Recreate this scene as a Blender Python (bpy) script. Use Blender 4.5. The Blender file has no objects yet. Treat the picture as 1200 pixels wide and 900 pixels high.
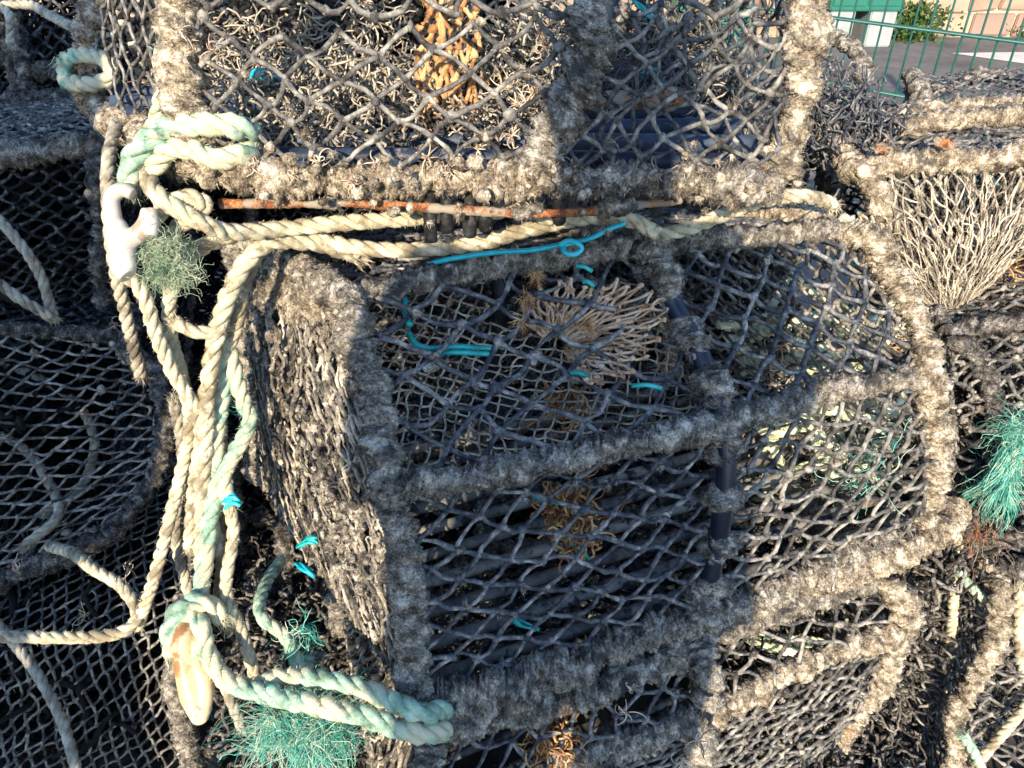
import bpy, math, random
import numpy as np
from mathutils import Vector
rnd = random.Random(7)
rng = np.random.default_rng(7)
sc = bpy.context.scene
COL = sc.collection
# ------------------------------------------------------------------ camera
CAMH = 1.25; PITCH = math.radians(34); FPX = 900.0
cam = bpy.data.cameras.new('camera'); camo = bpy.data.objects.new('camera', cam); COL.objects.link(camo)
camo.location = (0, 0, CAMH); camo.rotation_euler = (math.pi/2 - PITCH, 0, 0)
cam.sensor_width = 36; cam.lens = 36*FPX/1200; cam.clip_start = 0.02; cam.clip_end = 300
sc.camera = camo
# ------------------------------------------------------------------ light
SUN_EL = math.radians(23); SUN_AZ = math.radians(-168)      # azimuth from +Y, clockwise positive (towards +X)
SUNV = np.array([math.sin(SUN_AZ)*math.cos(SUN_EL), math.cos(SUN_AZ)*math.cos(SUN_EL), math.sin(SUN_EL)])
w = bpy.data.worlds.new('World'); sc.world = w; w.use_nodes = True
nt = w.node_tree; bg = nt.nodes['Background']; sky = nt.nodes.new('ShaderNodeTexSky'); sky.sky_type = 'NISHITA'
sky.sun_disc = False; sky.sun_elevation = SUN_EL; sky.sun_rotation = SUN_AZ; sky.air_density = 1.0; sky.dust_density = 0.2; sky.ozone_density = 3.0
nt.links.new(sky.outputs[0], bg.inputs[0]); bg.inputs[1].default_value = 0.15
sl = bpy.data.lights.new('sun', 'SUN'); so = bpy.data.objects.new('sun', sl); COL.objects.link(so)
sl.energy = 3.1; sl.angle = math.radians(0.55); sl.color = (1.0, 0.85, 0.63)
so.rotation_euler = Vector(SUNV).to_track_quat('Z', 'Y').to_euler(); so.location = (-1, -3, 4)
sc.view_settings.view_transform = 'Standard'; sc.view_settings.look = 'None'
sc.view_settings.exposure = 1.70; sc.view_settings.gamma = 1
sc.cycles.max_bounces = 5; sc.cycles.diffuse_bounces = 3; sc.cycles.glossy_bounces = 2
sc.cycles.transparent_max_bounces = 4; sc.cycles.use_denoising = True

# ------------------------------------------------------------------ placing helpers: (x, y) of the 1200x900 frame + a real height / distance
cp, sp = math.cos(PITCH), math.sin(PITCH)
def PZ(x, y, Z):
    u, v = (x-600)/FPX, (450-y)/FPX
    return np.array([u*Z, Z*(cp+v*sp), CAMH + Z*(-sp+v*cp)])
def PH(x, y, h):            # h = height above the ground
    v = (450-y)/FPX
    return PZ(x, y, (h-CAMH)/(-sp+v*cp))
def PF(x, y, F):            # F = distance in front of the camera
    v = (450-y)/FPX
    return PZ(x, y, F/(cp+v*sp))

# ------------------------------------------------------------------ noise
A3 = lambda *a: np.array(a, dtype=float)
_tab = rng.random(65536).astype(np.float32)
def vnoise(p, seed=0):
    p = np.asarray(p, dtype=np.float64) + 100.0 + seed*17.3
    i = np.floor(p).astype(np.int64); f = p-i; f = f*f*(3-2*f)
    def h(a, b, c): return _tab[((a*73856093) ^ (b*19349663) ^ (c*83492791)) & 65535]
    x, y, z = i[..., 0], i[..., 1], i[..., 2]; fx, fy, fz = f[..., 0], f[..., 1], f[..., 2]
    c00 = h(x, y, z)*(1-fx)+h(x+1, y, z)*fx; c10 = h(x, y+1, z)*(1-fx)+h(x+1, y+1, z)*fx
    c01 = h(x, y, z+1)*(1-fx)+h(x+1, y, z+1)*fx; c11 = h(x, y+1, z+1)*(1-fx)+h(x+1, y+1, z+1)*fx
    return ((c00*(1-fy)+c10*fy)*(1-fz)+(c01*(1-fy)+c11*fy)*fz)*2-1
def vvec(p, seed=0):
    return np.stack([vnoise(p, seed), vnoise(p, seed+5), vnoise(p, seed+11)], -1)
def unit(a):
    return a/np.maximum(np.linalg.norm(a, axis=-1, keepdims=True), 1e-9)

# ------------------------------------------------------------------ mesh builder
class MB:
    def __init__(s): s.v = []; s.q = []; s.t = []; s.a = []; s.n = 0
    def add(s, v, q=None, t=None, a=None):
        v = np.asarray(v, dtype=np.float32).reshape(-1, 3)
        if q is not None: s.q.append(np.asarray(q, dtype=np.int64).reshape(-1, 4)+s.n)
        if t is not None: s.t.append(np.asarray(t, dtype=np.int64).reshape(-1, 3)+s.n)
        s.v.append(v); s.a.append(np.full(len(v), .5, np.float32) if a is None else np.asarray(a, dtype=np.float32).reshape(-1)); s.n += len(v)
    def build(s, name, mat, parent=None, smooth=True):
        me = bpy.data.meshes.new(name); o = bpy.data.objects.new(name, me); COL.objects.link(o)
        if s.n:
            v = np.concatenate(s.v)
            q = np.concatenate(s.q) if s.q else np.zeros((0, 4), np.int64)
            t = np.concatenate(s.t) if s.t else np.zeros((0, 3), np.int64)
            pp = parent
            while pp is not None: v = v - np.array(pp.location, dtype=np.float32); pp = pp.parent
            me.vertices.add(len(v)); me.vertices.foreach_set('co', v.astype(np.float32).ravel())
            me.loops.add(q.size+t.size); me.loops.foreach_set('vertex_index', np.concatenate([q.ravel(), t.ravel()]).astype(np.int32))
            me.polygons.add(len(q)+len(t))
            st = np.concatenate([np.arange(len(q))*4, q.size+np.arange(len(t))*3]).astype(np.int32)
            me.polygons.foreach_set('loop_start', st)
            me.polygons.foreach_set('use_smooth', np.full(len(q)+len(t), smooth))
            me.update(calc_edges=True)
            at = me.attributes.new('var', 'FLOAT', 'POINT'); at.data.foreach_set('value', np.concatenate(s.a))
        me.materials.append(mat)
        if parent is not None: o.parent = parent
        return o
def frames(p):                                     # p: (B,N,3)
    t = np.gradient(p, axis=1); t = unit(t)
    m = unit(p[:, -1]-p[:, 0]+1e-6)
    ref = np.where(np.abs(m[:, 2:3]) < .8, np.array([[0, 0, 1.]]), np.array([[1., 0, 0]]))
    n = np.zeros_like(p)
    cur = np.cross(t[:, 0], ref); bad = np.linalg.norm(cur, axis=1) < 1e-3
    cur[bad] = np.cross(t[bad, 0], np.array([0, 1., 0])); cur = unit(cur)
    for i in range(p.shape[1]):                    # parallel transport
        cur = unit(cur - (cur*t[:, i]).sum(1, keepdims=True)*t[:, i]); n[:, i] = cur
    return t, n, np.cross(t, n)
def tubes(mb, p, r, sides=6, var=None):            # p (B,N,3); r scalar / (B,) / (B,N)
    p = np.asarray(p, dtype=float)
    if p.ndim == 2: p = p[None]
    B, N, _ = p.shape
    r = np.asarray(r, dtype=float)
    if r.ndim == 0: r = np.full((B, N), float(r))
    elif r.ndim == 1: r = (r[None].repeat(B, 0) if (len(r) == N and B == 1) else r[:, None].repeat(N, 1))
    _, n, b = frames(p)
    th = np.arange(sides)*2*np.pi/sides
    off = n[:, :, None]*np.cos(th)[None, None, :, None]+b[:, :, None]*np.sin(th)[None, None, :, None]
    v = p[:, :, None]+off*r[:, :, None, None]
    idx = np.arange(B*N*sides).reshape(B, N, sides)
    a, c = idx[:, :-1], idx[:, 1:]
    q = np.stack([a, np.roll(a, -1, 2), np.roll(c, -1, 2), c], -1).reshape(-1, 4)
    base = B*N*sides
    ends = np.concatenate([p[:, 0], p[:, -1]])
    i0 = idx[:, 0]; i1 = idx[:, -1]
    c0 = (base+np.arange(B))[:, None].repeat(sides, 1); c1 = c0+B
    t = np.concatenate([np.stack([c0, np.roll(i0, -1, 1), i0], -1).reshape(-1, 3), np.stack([c1, i1, np.roll(i1, -1, 1)], -1).reshape(-1, 3)])
    if var is None: var = rng.random(B)
    var = np.broadcast_to(np.asarray(var, dtype=float), (B,))
    aa = np.concatenate([var.repeat(N*sides), var, var])
    mb.add(np.concatenate([v.reshape(-1, 3), ends]), q, t, aa)
def fibres(mb, pos, d, L, wd, bend=.6, var=None):  # thin bent two-segment blades
    B = len(pos); d = unit(d)
    side = unit(np.cross(d, rng.normal(size=(B, 3))))
    L = np.broadcast_to(L, (B,)); wd = np.broadcast_to(wd, (B,))
    bd = unit(rng.normal(size=(B, 3)))*bend
    p1 = pos+d*L[:, None]*.5; p2 = p1+unit(d+bd)*L[:, None]*.5
    s = side*wd[:, None]*.5
    v = np.stack([pos-s, pos+s, p1-s*.8, p1+s*.8, p2], 1)
    k = np.arange(B)[:, None]*5
    q = k+np.array([[0, 1, 3, 2]]); t = k+np.array([[2, 3, 4]])
    var = rng.random(B) if var is None else np.broadcast_to(var, (B,))
    mb.add(v, q, t, var.repeat(5))
# unit icosphere
import bmesh
def _ico(s):
    bm = bmesh.new(); bmesh.ops.create_icosphere(bm, subdivisions=s, radius=1)
    v = np.array([x.co[:] for x in bm.verts]); f = np.array([[y.index for y in x.verts] for x in bm.faces]); bm.free(); return v, f
ICO1, ICO2, ICO3 = _ico(1), _ico(2), _ico(3)
def blobs(mb, c, r, ico=ICO1, amp=.25, freq=1.6, var=None, stretch=None):
    c = np.asarray(c, dtype=float).reshape(-1, 3); B = len(c)
    if not B: return
    r = np.broadcast_to(np.asarray(r, dtype=float), (B,))
    V, Fc = ico
    d = 1+amp*vnoise(V[None]*freq+c[:, None]*531.0)
    v = V[None]*d[..., None]
    if stretch is not None: v = v*stretch[:, None]
    v = c[:, None]+v*r[:, None, None]
    t = (Fc[None]+(np.arange(B)*len(V))[:, None, None]).reshape(-1, 3)
    var = rng.random(B) if var is None else np.broadcast_to(var, (B,))
    mb.add(v, None, t, var.repeat(len(V)))
def spline(pts, ds=.004, closed=False):
    P = np.asarray(pts, dtype=float)
    if len(P) == 2: P = np.array([P[0], (P[0]+P[1])/2, P[1]])
    E = np.concatenate([[2*P[0]-P[1]], P, [2*P[-1]-P[-2]]]) if not closed else np.concatenate([[P[-1]], P, P[:2]])
    out = []
    for i in range(1, len(E)-2):
        t = np.linspace(0, 1, 24, endpoint=False)[:, None]
        a, b, c, d = E[i-1], E[i], E[i+1], E[i+2]
        out.append(.5*((2*b)+(-a+c)*t+(2*a-5*b+4*c-d)*t*t+(-a+3*b-3*c+d)*t**3))
    out = np.concatenate(out+[E[-2][None]])
    L = np.concatenate([[0], np.cumsum(np.linalg.norm(np.diff(out, axis=0), axis=1))])
    n = max(4, int(L[-1]/ds)); s = np.linspace(0, L[-1], n)
    return np.stack([np.interp(s, L, out[:, k]) for k in range(3)], 1), s
FIB = 1.0
def felt_tube(mb, pts, r, pitch=.036, ridge=.42, lump=.3, fine=.13, sides=30, ds=.0025, fib=60000, flen=.0065, fw=.0005, taper=True, seed=0, caps=True, drop=.5):
    """a bar wrapped in frayed rope and matted weed: ridged, lumpy surface with thousands of fibres"""
    p, s = spline(pts, ds); N = len(p)
    t, n, b = frames(p[None]); t, n, b = t[0], n[0], b[0]
    th = np.arange(sides)*2*np.pi/sides
    wob = vvec(p*14, seed)*r*.22
    p = p+wob
    nor = n[:, None]*np.cos(th)[None, :, None]+b[:, None]*np.sin(th)[None, :, None]
    jit = vnoise(p*11, seed+3)[:, None]*.8
    h = s[:, None]/pitch+th[None]/(2*np.pi)+jit
    rd = np.abs(np.sin(np.pi*h))**.55
    base = p[:, None]+nor*r
    sh = s[:, None]+pitch*th[None]/(2*np.pi)
    st = np.stack([sh*420+jit, np.cos(th)[None]*r*75+s[:, None]*12, np.sin(th)[None]*r*75+s[:, None]*0], -1)
    rr = r*(1-ridge+ridge*rd+lump*vnoise(base*26, seed+1)*.9+lump*.35*vnoise(base*75, seed+2)+fine*2.3*vnoise(st, seed+4)+fine*.8*vnoise(base*300, seed+5)+fine*.7*vnoise(base*620, seed+6))
    cl = np.clip(vnoise(base*60, seed+8)-.45, 0, 1); rr = rr*(1+cl*.6)
    if taper:
        e = np.clip(np.minimum(s, s[-1]-s)/(r*.9), 0, 1); rr = rr*(np.sqrt(1-(1-e)**2)*.97+.03)[:, None]
    v = p[:, None]+nor*rr[..., None]
    idx = np.arange(N*sides).reshape(N, sides); a, c = idx[:-1], idx[1:]
    q = np.stack([a, np.roll(a, -1, 1), np.roll(c, -1, 1), c], -1).reshape(-1, 4)
    mb.add(v, q, None, .5+.5*vnoise(v.reshape(-1, 3)*160, seed+9))
    area = s[-1]*2*np.pi*r
    nf = int(area*fib*1.9*FIB)
    if nf:
        i = rng.integers(0, N, nf); j = rng.integers(0, sides, nf)
        pos = v[i, j]; nn = nor[i, j]
        eth = np.cross(t[i], nn); sgn = 1 if seed % 2 else -1
        d = nn*(.05+.25*(rng.random((nf, 1)) < .12))+(eth-t[i]*pitch/(2*np.pi*r))*sgn+rng.normal(size=(nf, 3))*.22+vvec(pos*30, seed+20)*.45+np.array([0, 0, -drop*.7])*rng.random((nf, 1))
        d = d-np.minimum((d*nn).sum(1, keepdims=True), 0)*nn
        fibres(mb, pos-nn*.001, d, flen*(.5+rng.random(nf)**3*1.6), fw*(.6+.9*rng.random(nf)), .55)
    return p, nor, v
def rope(mb, pts, r=.009, pitch=None, fib=26000, flen=.0048, rg=.12, sides=9, ds=None, strands=3, droop=0):
    pitch = pitch or r*6.5; ds = ds or r*.33
    p, s = spline(pts, ds)
    p = p+vvec(p*9, 3)*r*.35
    t, n, b = frames(p[None]); t, n, b = t[0], n[0], b[0]
    for k in range(strands):
        ph = 2*np.pi*(s/pitch+k/strands)
        c = p+(n*np.cos(ph)[:, None]+b*np.sin(ph)[:, None])*r*.5
        rad = r*.60*(1+rg*vnoise(c*240, k)+rg*vnoise(c*90, k+3))
        tubes(mb, c, rad, sides, var=.5+.2*(k-1))
    for e, sg in ((0, -1), (-1, 1)):
        m_ = 140; fibres(mb, p[e]+rng.normal(size=(m_, 3))*r*.35-t[e]*sg*r*.5, t[e]*sg*1.6+rng.normal(size=(m_, 3))*.55+A3(0, 0, -.5), r*(1+1.6*rng.random(m_)), .0009, .6)
    nf = int(s[-1]*2*np.pi*r*fib*FIB)
    i = rng.integers(0, len(p), nf); a = rng.random(nf)*2*np.pi
    nn = n[i]*np.cos(a)[:, None]+b[i]*np.sin(a)[:, None]
    fibres(mb, p[i]+nn*r*.92, nn*.8+vvec(p[i]*80, 8)*.8+t[i]*.6, flen*(.4+rng.random(nf)), .0006, .9)
# ------------------------------------------------------------------ netting
def patch(P00, P10, P01, P11, sag=None, n=(0, 0, 0)):
    P00, P10, P01, P11 = map(np.asarray, (P00, P10, P01, P11)); n = np.asarray(n, dtype=float)
    def f(u, v):
        u = u[..., None]; v = v[..., None]
        return (P00*(1-u)+P10*u)*(1-v)+(P01*(1-u)+P11*u)*v + n*(np.sin(np.pi*np.clip(u, 0, 1))*np.sin(np.pi*np.clip(v, 0, 1)))
    L = (np.linalg.norm(P10-P00)+np.linalg.norm(P11-P01))/2; H = (np.linalg.norm(P01-P00)+np.linalg.norm(P11-P10))/2
    return f, L, H
def strip(A, B, n=(0, 0, 0)):                      # A, B: polylines of equal count; u from A to B, v along them
    A = np.asarray(A, dtype=float); B = np.asarray(B, dtype=float); n = np.asarray(n, dtype=float)
    def ev(P, v):
        d = np.linalg.norm(np.diff(P, axis=0), axis=1); s = np.concatenate([[0], np.cumsum(d)])/d.sum()
        return np.stack([np.interp(v, s, P[:, k]) for k in range(3)], -1)
    def f(u, v):
        return ev(A, v)*(1-u[..., None])+ev(B, v)*u[..., None]+n*(np.sin(np.pi*np.clip(u, 0, 1))*np.sin(np.pi*np.clip(v, 0, 1)))[..., None]
    L = np.linalg.norm(A-B, axis=1).mean(); H = np.linalg.norm(np.diff(A, axis=0), axis=1).sum()
    return f, L, H
def net(mb, surf, du, dv, tw=.0028, rot=0, jit=.16, warp=.012, knot=1.75, seed=0, slack=.004, fib=0, rough=.15, drop=0.0, hole=0.0):
    """knotted diamond netting over a patch: du, dv = half diagonals of a mesh in metres"""
    f, L, H = surf
    R = math.hypot(L, H)
    ni = int(R/du)+3; nj = int(R/dv)+3
    I, J = np.meshgrid(np.arange(-ni, ni+1), np.arange(-nj, nj+1), indexing='ij')
    x = I*du*1.0; y = J*dv*1.0
    x = x+rng.normal(size=x.shape)*du*jit; y = y+rng.normal(size=y.shape)*dv*jit
    c, s_ = math.cos(rot), math.sin(rot)
    X = L/2+x*c-y*s_; Y = H/2+x*s_+y*c
    wq = np.stack([X*7, Y*7, np.full_like(X, seed*3.1)], -1)
    X = X+vnoise(wq, seed)*warp; Y = Y+vnoise(wq, seed+2)*warp
    U = X/L; V = Y/H
    ok = (U > -.04) & (U < 1.04) & (V > -.04) & (V < 1.04) & ((I+J) % 2 == 0)
    if hole: ok &= vnoise(wq*1.3+9, seed+7) > -1+hole*2
    pts = f(np.clip(U, 0, 1), np.clip(V, 0, 1))
    pts = pts+vvec(pts*16, seed+4)*slack
    A = []; Bb = []
    for dj in (1, -1):
        a = ok[:-1, 1:-1]; b = (ok[1:, 2:] if dj == 1 else ok[1:, :-2])
        m = a & b
        if drop: m &= rng.random(m.shape) > drop
        A.append(pts[:-1, 1:-1][m]); Bb.append((pts[1:, 2:] if dj == 1 else pts[1:, :-2])[m])
    A = np.concatenate(A); Bb = np.concatenate(Bb)
    l = np.linalg.norm(A-Bb, axis=1); k = l > tw*2; A, Bb, l = A[k], Bb[k], l[k]
    if not len(A): return pts[ok]
    T = np.linspace(0, 1, 5)[None, :, None]
    P = A[:, None]*(1-T)+Bb[:, None]*T
    sg = rng.normal(size=(len(A), 1, 3))*l[:, None, None]*.07; sg[:, :, 2] -= l[:, None]*.04
    P = P+sg*np.sin(np.pi*T)+rng.normal(size=P.shape)*tw*.22*np.sin(np.pi*T)
    rad = tw*(1+rough*rng.normal(size=(len(A), 5))); rad[:, 0] *= 1.25; rad[:, -1] *= 1.25
    tubes(mb, P, np.clip(rad, tw*.5, tw*1.8), 6)
    kp = pts[ok]
    st = 1+.35*rng.normal(size=(len(kp), 3)).clip(-1, 1)
    blobs(mb, kp, tw*knot*(.85+.3*rng.random(len(kp))), ICO1, .35, 1.9, stretch=st)
    if fib:
        n = int(len(A)*fib); i = rng.integers(0, len(A), n); tt = rng.random((n, 1))
        pos = A[i]*(1-tt)+Bb[i]*tt
        fibres(mb, pos, rng.normal(size=(n, 3))+np.array([0, 0, -.5]), .003+.009*rng.random(n)**2, .0006, .9)
    return kp
def tendrils(mb, c, nrm, n=12, L=.03, r=.0005):
    """a splayed clump of dry curly hydroid stems"""
    N = 12; s = np.linspace(0, 1, N)
    out = []
    for k in range(n):
        d = unit(rng.normal(size=3)+np.asarray(nrm)*.9); ax = unit(np.cross(d, rng.normal(size=3)))
        curl = rng.normal()*3.2; l = L*(.4+.9*rng.random())
        e2 = np.cross(ax, d); ang = curl*s**1.4
        st = np.cos(ang)[:, None]*d+np.sin(ang)[:, None]*e2+ax*.2*np.sin(s*5+k)[:, None]
        out.append(np.asarray(c)+np.cumsum(st, 0)*l/N)
    tubes(mb, np.array(out), r*np.linspace(1.25, .6, N)[None].repeat(n, 0), 4)
def tangle(mb, box0, box1, n, r, seglen=.12, pts=14, sides=5, smooth=.65):
    """loose tangled twine / weed inside a box"""
    b0, b1 = np.minimum(box0, box1), np.maximum(box0, box1)
    p = b0+(b1-b0)*rng.random((n, 3)); d = unit(rng.normal(size=(n, 3))); out = [p]
    for k in range(pts-1):
        d = unit(d*smooth+rng.normal(size=(n, 3))*(1-smooth)*1.4+(b0+(b1-b0)/2-p)*1.5)
        p = p+d*seglen/pts; out.append(p)
    tubes(mb, np.stack(out, 1), r*(.7+.6*rng.random(n)), sides)

# ------------------------------------------------------------------ materials
def newmat(name):
    m = bpy.data.materials.new(name); m.use_nodes = True; nt = m.node_tree
    return m, nt, nt.nodes['Principled BSDF'], nt.nodes.new, nt.links.new
def material(name, cols, scale=40, rough=.95, var=.5, bump=.5, bscale=500, bdist=.0015, patch_scale=9, patches=None, spec=.2, metallic=0, stretch=None, sheen=0, sss=0, pos=(.32, .68), detail=6, fine=0):
    """cols: dark-to-light ramp; patches: list of (colour, scale, threshold) stains over it"""
    m, nt, bs, new, link = newmat(name)
    tc = new('ShaderNodeTexCoord'); co = tc.outputs['Object']
    if stretch:
        mp = new('ShaderNodeMapping'); mp.inputs['Scale'].default_value = stretch; link(co, mp.inputs[0]); co2 = mp.outputs[0]
    else: co2 = co
    n1 = new('ShaderNodeTexNoise'); n1.inputs['Scale'].default_value = scale; n1.inputs['Detail'].default_value = detail; n1.inputs['Roughness'].default_value = .7
    link(co2, n1.inputs['Vector'])
    at = new('ShaderNodeAttribute'); at.attribute_name = 'var'
    if fine:
        n3 = new('ShaderNodeTexNoise'); n3.inputs['Scale'].default_value = scale*6.5; n3.inputs['Detail'].default_value = 5; n3.inputs['Roughness'].default_value = .75; link(co2, n3.inputs['Vector'])
        m3 = new('ShaderNodeMath'); m3.operation = 'MULTIPLY_ADD'; m3.inputs[1].default_value = fine; link(n3.outputs['Fac'], m3.inputs[0])
        m4 = new('ShaderNodeMath'); m4.operation = 'MULTIPLY_ADD'; m4.inputs[1].default_value = 1; link(n1.outputs['Fac'], m4.inputs[0]); m4.inputs[2].default_value = -fine*.5; link(m4.outputs[0], m3.inputs[2]); nfac = m3.outputs[0]
    else: nfac = n1.outputs['Fac']
    mx = new('ShaderNodeMath'); mx.operation = 'MULTIPLY_ADD'; mx.inputs[1].default_value = var*.5; link(at.outputs['Fac'], mx.inputs[0])
    ad = new('ShaderNodeMath'); ad.operation = 'SUBTRACT'; link(nfac, ad.inputs[0]); ad.inputs[1].default_value = var*.25
    link(ad.outputs[0], mx.inputs[2])
    cr = new('ShaderNodeValToRGB'); link(mx.outputs[0], cr.inputs[0]); e = cr.color_ramp.elements
    ps = np.linspace(pos[0], pos[1], len(cols))
    while len(e) < len(cols): e.new(.5)
    for k, c in enumerate(cols): e[k].position = float(ps[k]); e[k].color = (*c, 1)
    out = cr.outputs[0]
    for k, (c, s, th) in enumerate(patches or []):
        n2 = new('ShaderNodeTexNoise'); n2.inputs['Scale'].default_value = s; n2.inputs['Detail'].default_value = 5; n2.inputs['Roughness'].default_value = .65
        mp2 = new('ShaderNodeMapping'); mp2.inputs['Location'].default_value = (3.7*k+1, 2.1*k, 5.3); link(co, mp2.inputs[0]); link(mp2.outputs[0], n2.inputs['Vector'])
        r2 = new('ShaderNodeMapRange'); r2.inputs['From Min'].default_value = th-.03; r2.inputs['From Max'].default_value = th+.05; link(n2.outputs['Fac'], r2.inputs[0])
        mi = new('ShaderNodeMix'); mi.data_type = 'RGBA'; link(r2.outputs[0], mi.inputs[0]); link(out, mi.inputs[6]); mi.inputs[7].default_value = (*c, 1); out = mi.outputs[2]
    link(out, bs.inputs['Base Color'])
    bs.inputs['Roughness'].default_value = rough; bs.inputs['Specular IOR Level'].default_value = spec; bs.inputs['Metallic'].default_value = metallic
    if sheen: bs.inputs['Sheen Weight'].default_value = sheen; bs.inputs['Sheen Roughness'].default_value = .6
    if sss: bs.inputs['Subsurface Weight'].default_value = sss; bs.inputs['Subsurface Radius'].default_value = (.01, .008, .005)
    if bump:
        nb = new('ShaderNodeTexNoise'); nb.inputs['Scale'].default_value = bscale; nb.inputs['Detail'].default_value = 4; link(co2, nb.inputs['Vector'])
        bp = new('ShaderNodeBump'); bp.inputs['Strength'].default_value = bump; bp.inputs['Distance'].default_value = bdist
        link(nb.outputs['Fac'], bp.inputs['Height']); link(bp.outputs[0], bs.inputs['Normal'])
    return m
M = {}
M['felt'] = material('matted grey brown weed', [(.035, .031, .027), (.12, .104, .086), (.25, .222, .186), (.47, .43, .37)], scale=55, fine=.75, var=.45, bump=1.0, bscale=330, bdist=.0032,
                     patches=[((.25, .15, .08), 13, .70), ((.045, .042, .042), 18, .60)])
M['felt_pale'] = material('matted pale tan weed', [(.055, .043, .032), (.18, .145, .105), (.35, .293, .22), (.60, .53, .43)], scale=50, fine=.75, var=.5, bump=1.0, bscale=330, bdist=.0032,  # paler felt; on lit rails it also carries sunlight in its colour
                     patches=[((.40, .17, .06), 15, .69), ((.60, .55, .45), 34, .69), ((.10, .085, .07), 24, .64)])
M['felt_string'] = material('clogged netting strings', [(.03, .028, .025), (.12, .105, .088), (.30, .26, .21), (.54, .48, .39)], scale=38, var=.6, bump=1.0, bscale=330, bdist=.0032,
                     patches=[((.36, .17, .06), 15, .7), ((.035, .035, .04), 14, .58)])
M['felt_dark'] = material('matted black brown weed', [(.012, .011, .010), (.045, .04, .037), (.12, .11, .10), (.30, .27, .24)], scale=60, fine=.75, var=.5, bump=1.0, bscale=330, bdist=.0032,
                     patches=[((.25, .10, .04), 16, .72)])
M['twine'] = material('dusty navy black twine', [(.014, .016, .022), (.042, .046, .058), (.125, .122, .122), (.32, .305, .28)], scale=70, var=.3, bump=.5, bscale=700, bdist=.0006, spec=.35, rough=.75)
M['twine_grey'] = material('weathered grey twine', [(.025, .024, .024), (.075, .071, .068), (.17, .16, .145), (.34, .315, .275)], scale=70, var=.4, bump=.6, bscale=600, bdist=.0008)
M['twine_dark'] = material('black twine', [(.005, .005, .007), (.012, .013, .016), (.035, .035, .04), (.15, .145, .14)], scale=60, var=.4, bump=.5, bscale=600, bdist=.0006)
M['shade_fill'] = material('near black shade fill', [(.003, .003, .003), (.008, .007, .007), (.02, .018, .016)], scale=40, var=.4, bump=0)  # shade put into colour: near-black stuffing for creel interiors
M['twine_pale'] = material('pale weathered netting twine', [(.12, .10, .08), (.26, .22, .17), (.42, .36, .28), (.55, .49, .39)], scale=60, var=.6, bump=.6, bscale=600, bdist=.0008)
M['twine_tan'] = material('tan netting twine', [(.20, .105, .055), (.38, .23, .135), (.54, .36, .23), (.62, .46, .33)], scale=60, var=.6, bump=.6, bscale=600, bdist=.0008)
M['orange_net'] = material('orange brown netting twine', [(.16, .075, .03), (.32, .16, .07), (.48, .28, .13), (.58, .40, .2)], scale=50, var=.6, bump=.5, bscale=500)
M['stem'] = material('dry curly hydroid stems', [(.22, .15, .11), (.42, .31, .23), (.60, .48, .36), (.68, .56, .44)], scale=30, var=.8, bump=0)
M['rope'] = material('cream polypropylene rope', [(.18, .15, .10), (.38, .33, .23), (.56, .50, .36), (.68, .62, .47)], scale=45, var=.3, bump=.6, bscale=260, bdist=.0012, rough=.85,
                     patches=[((.22, .18, .12), 16, .56), ((.34, .37, .25), 9, .62), ((.13, .105, .08), 40, .64)])
M['rope_dirty'] = material('dirty grey cream rope', [(.14, .12, .09), (.28, .25, .19), (.42, .38, .30), (.52, .48, .39)], scale=40, var=.3, bump=.6, bscale=260, bdist=.0012,
                     patches=[((.12, .10, .08), 12, .6)])
M['rope_green'] = material('faded green rope', [(.09, .13, .09), (.19, .29, .22), (.32, .46, .35), (.52, .56, .42)], scale=36, var=.35, bump=.6, bscale=260, bdist=.0012,
                     patches=[((.50, .47, .33), 13, .50), ((.06, .36, .31), 15, .65), ((.13, .11, .07), 22, .66)])
M['teal'] = material('bright teal polyethylene twine', [(.0, .20, .20), (.01, .34, .33), (.04, .44, .42)], scale=40, var=.5, bump=.2, bscale=500, rough=.4, spec=.5)
M['teal_blue'] = material('turquoise blue twine', [(.0, .26, .34), (.01, .40, .48), (.05, .50, .56)], scale=40, var=.5, bump=.2, bscale=500, rough=.35, spec=.5)
M['teal_thread'] = material('frayed teal threads', [(.03, .22, .18), (.07, .40, .32), (.22, .52, .42), (.50, .58, .44)], scale=30, var=.9, bump=0, rough=.6)
M['rust'] = material('rusty steel bar', [(.05, .022, .014), (.15, .055, .025), (.33, .12, .045), (.42, .24, .12)], scale=60, var=.2, bump=.8, bscale=350, bdist=.0012, fine=.8, patches=[((.26, .22, .17), 26, .50)])
M['pipe'] = material('blue black plastic pipe', [(.003, .005, .010), (.006, .011, .024), (.014, .024, .045)], scale=20, var=.2, bump=.25, bscale=300, bdist=.0006, rough=.35, spec=.5, patches=[((.30, .31, .32), 48, .66)])
M['slat'] = material('grey plastic base slat', [(.05, .05, .05), (.14, .135, .125), (.26, .235, .20)], scale=26, var=.4, bump=.4, bscale=300, rough=.6, patches=[((.015, .016, .02), 40, .56), ((.28, .19, .12), 20, .66)])
M['slat_navy'] = material('navy plastic base slat', [(.01, .016, .03), (.03, .045, .08), (.06, .08, .12)], scale=26, var=.4, bump=.3, bscale=300, rough=.5, patches=[((.22, .2, .17), 30, .62)])
M['white_plastic'] = material('off white moulded plastic', [(.32, .28, .24), (.46, .42, .38), (.52, .49, .45)], scale=16, var=.1, bump=.2, bscale=200, bdist=.0006, rough=.32, spec=.5, sss=.05, patches=[((.34, .23, .16), 38, .60), ((.34, .31, .26), 13, .55)])
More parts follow.
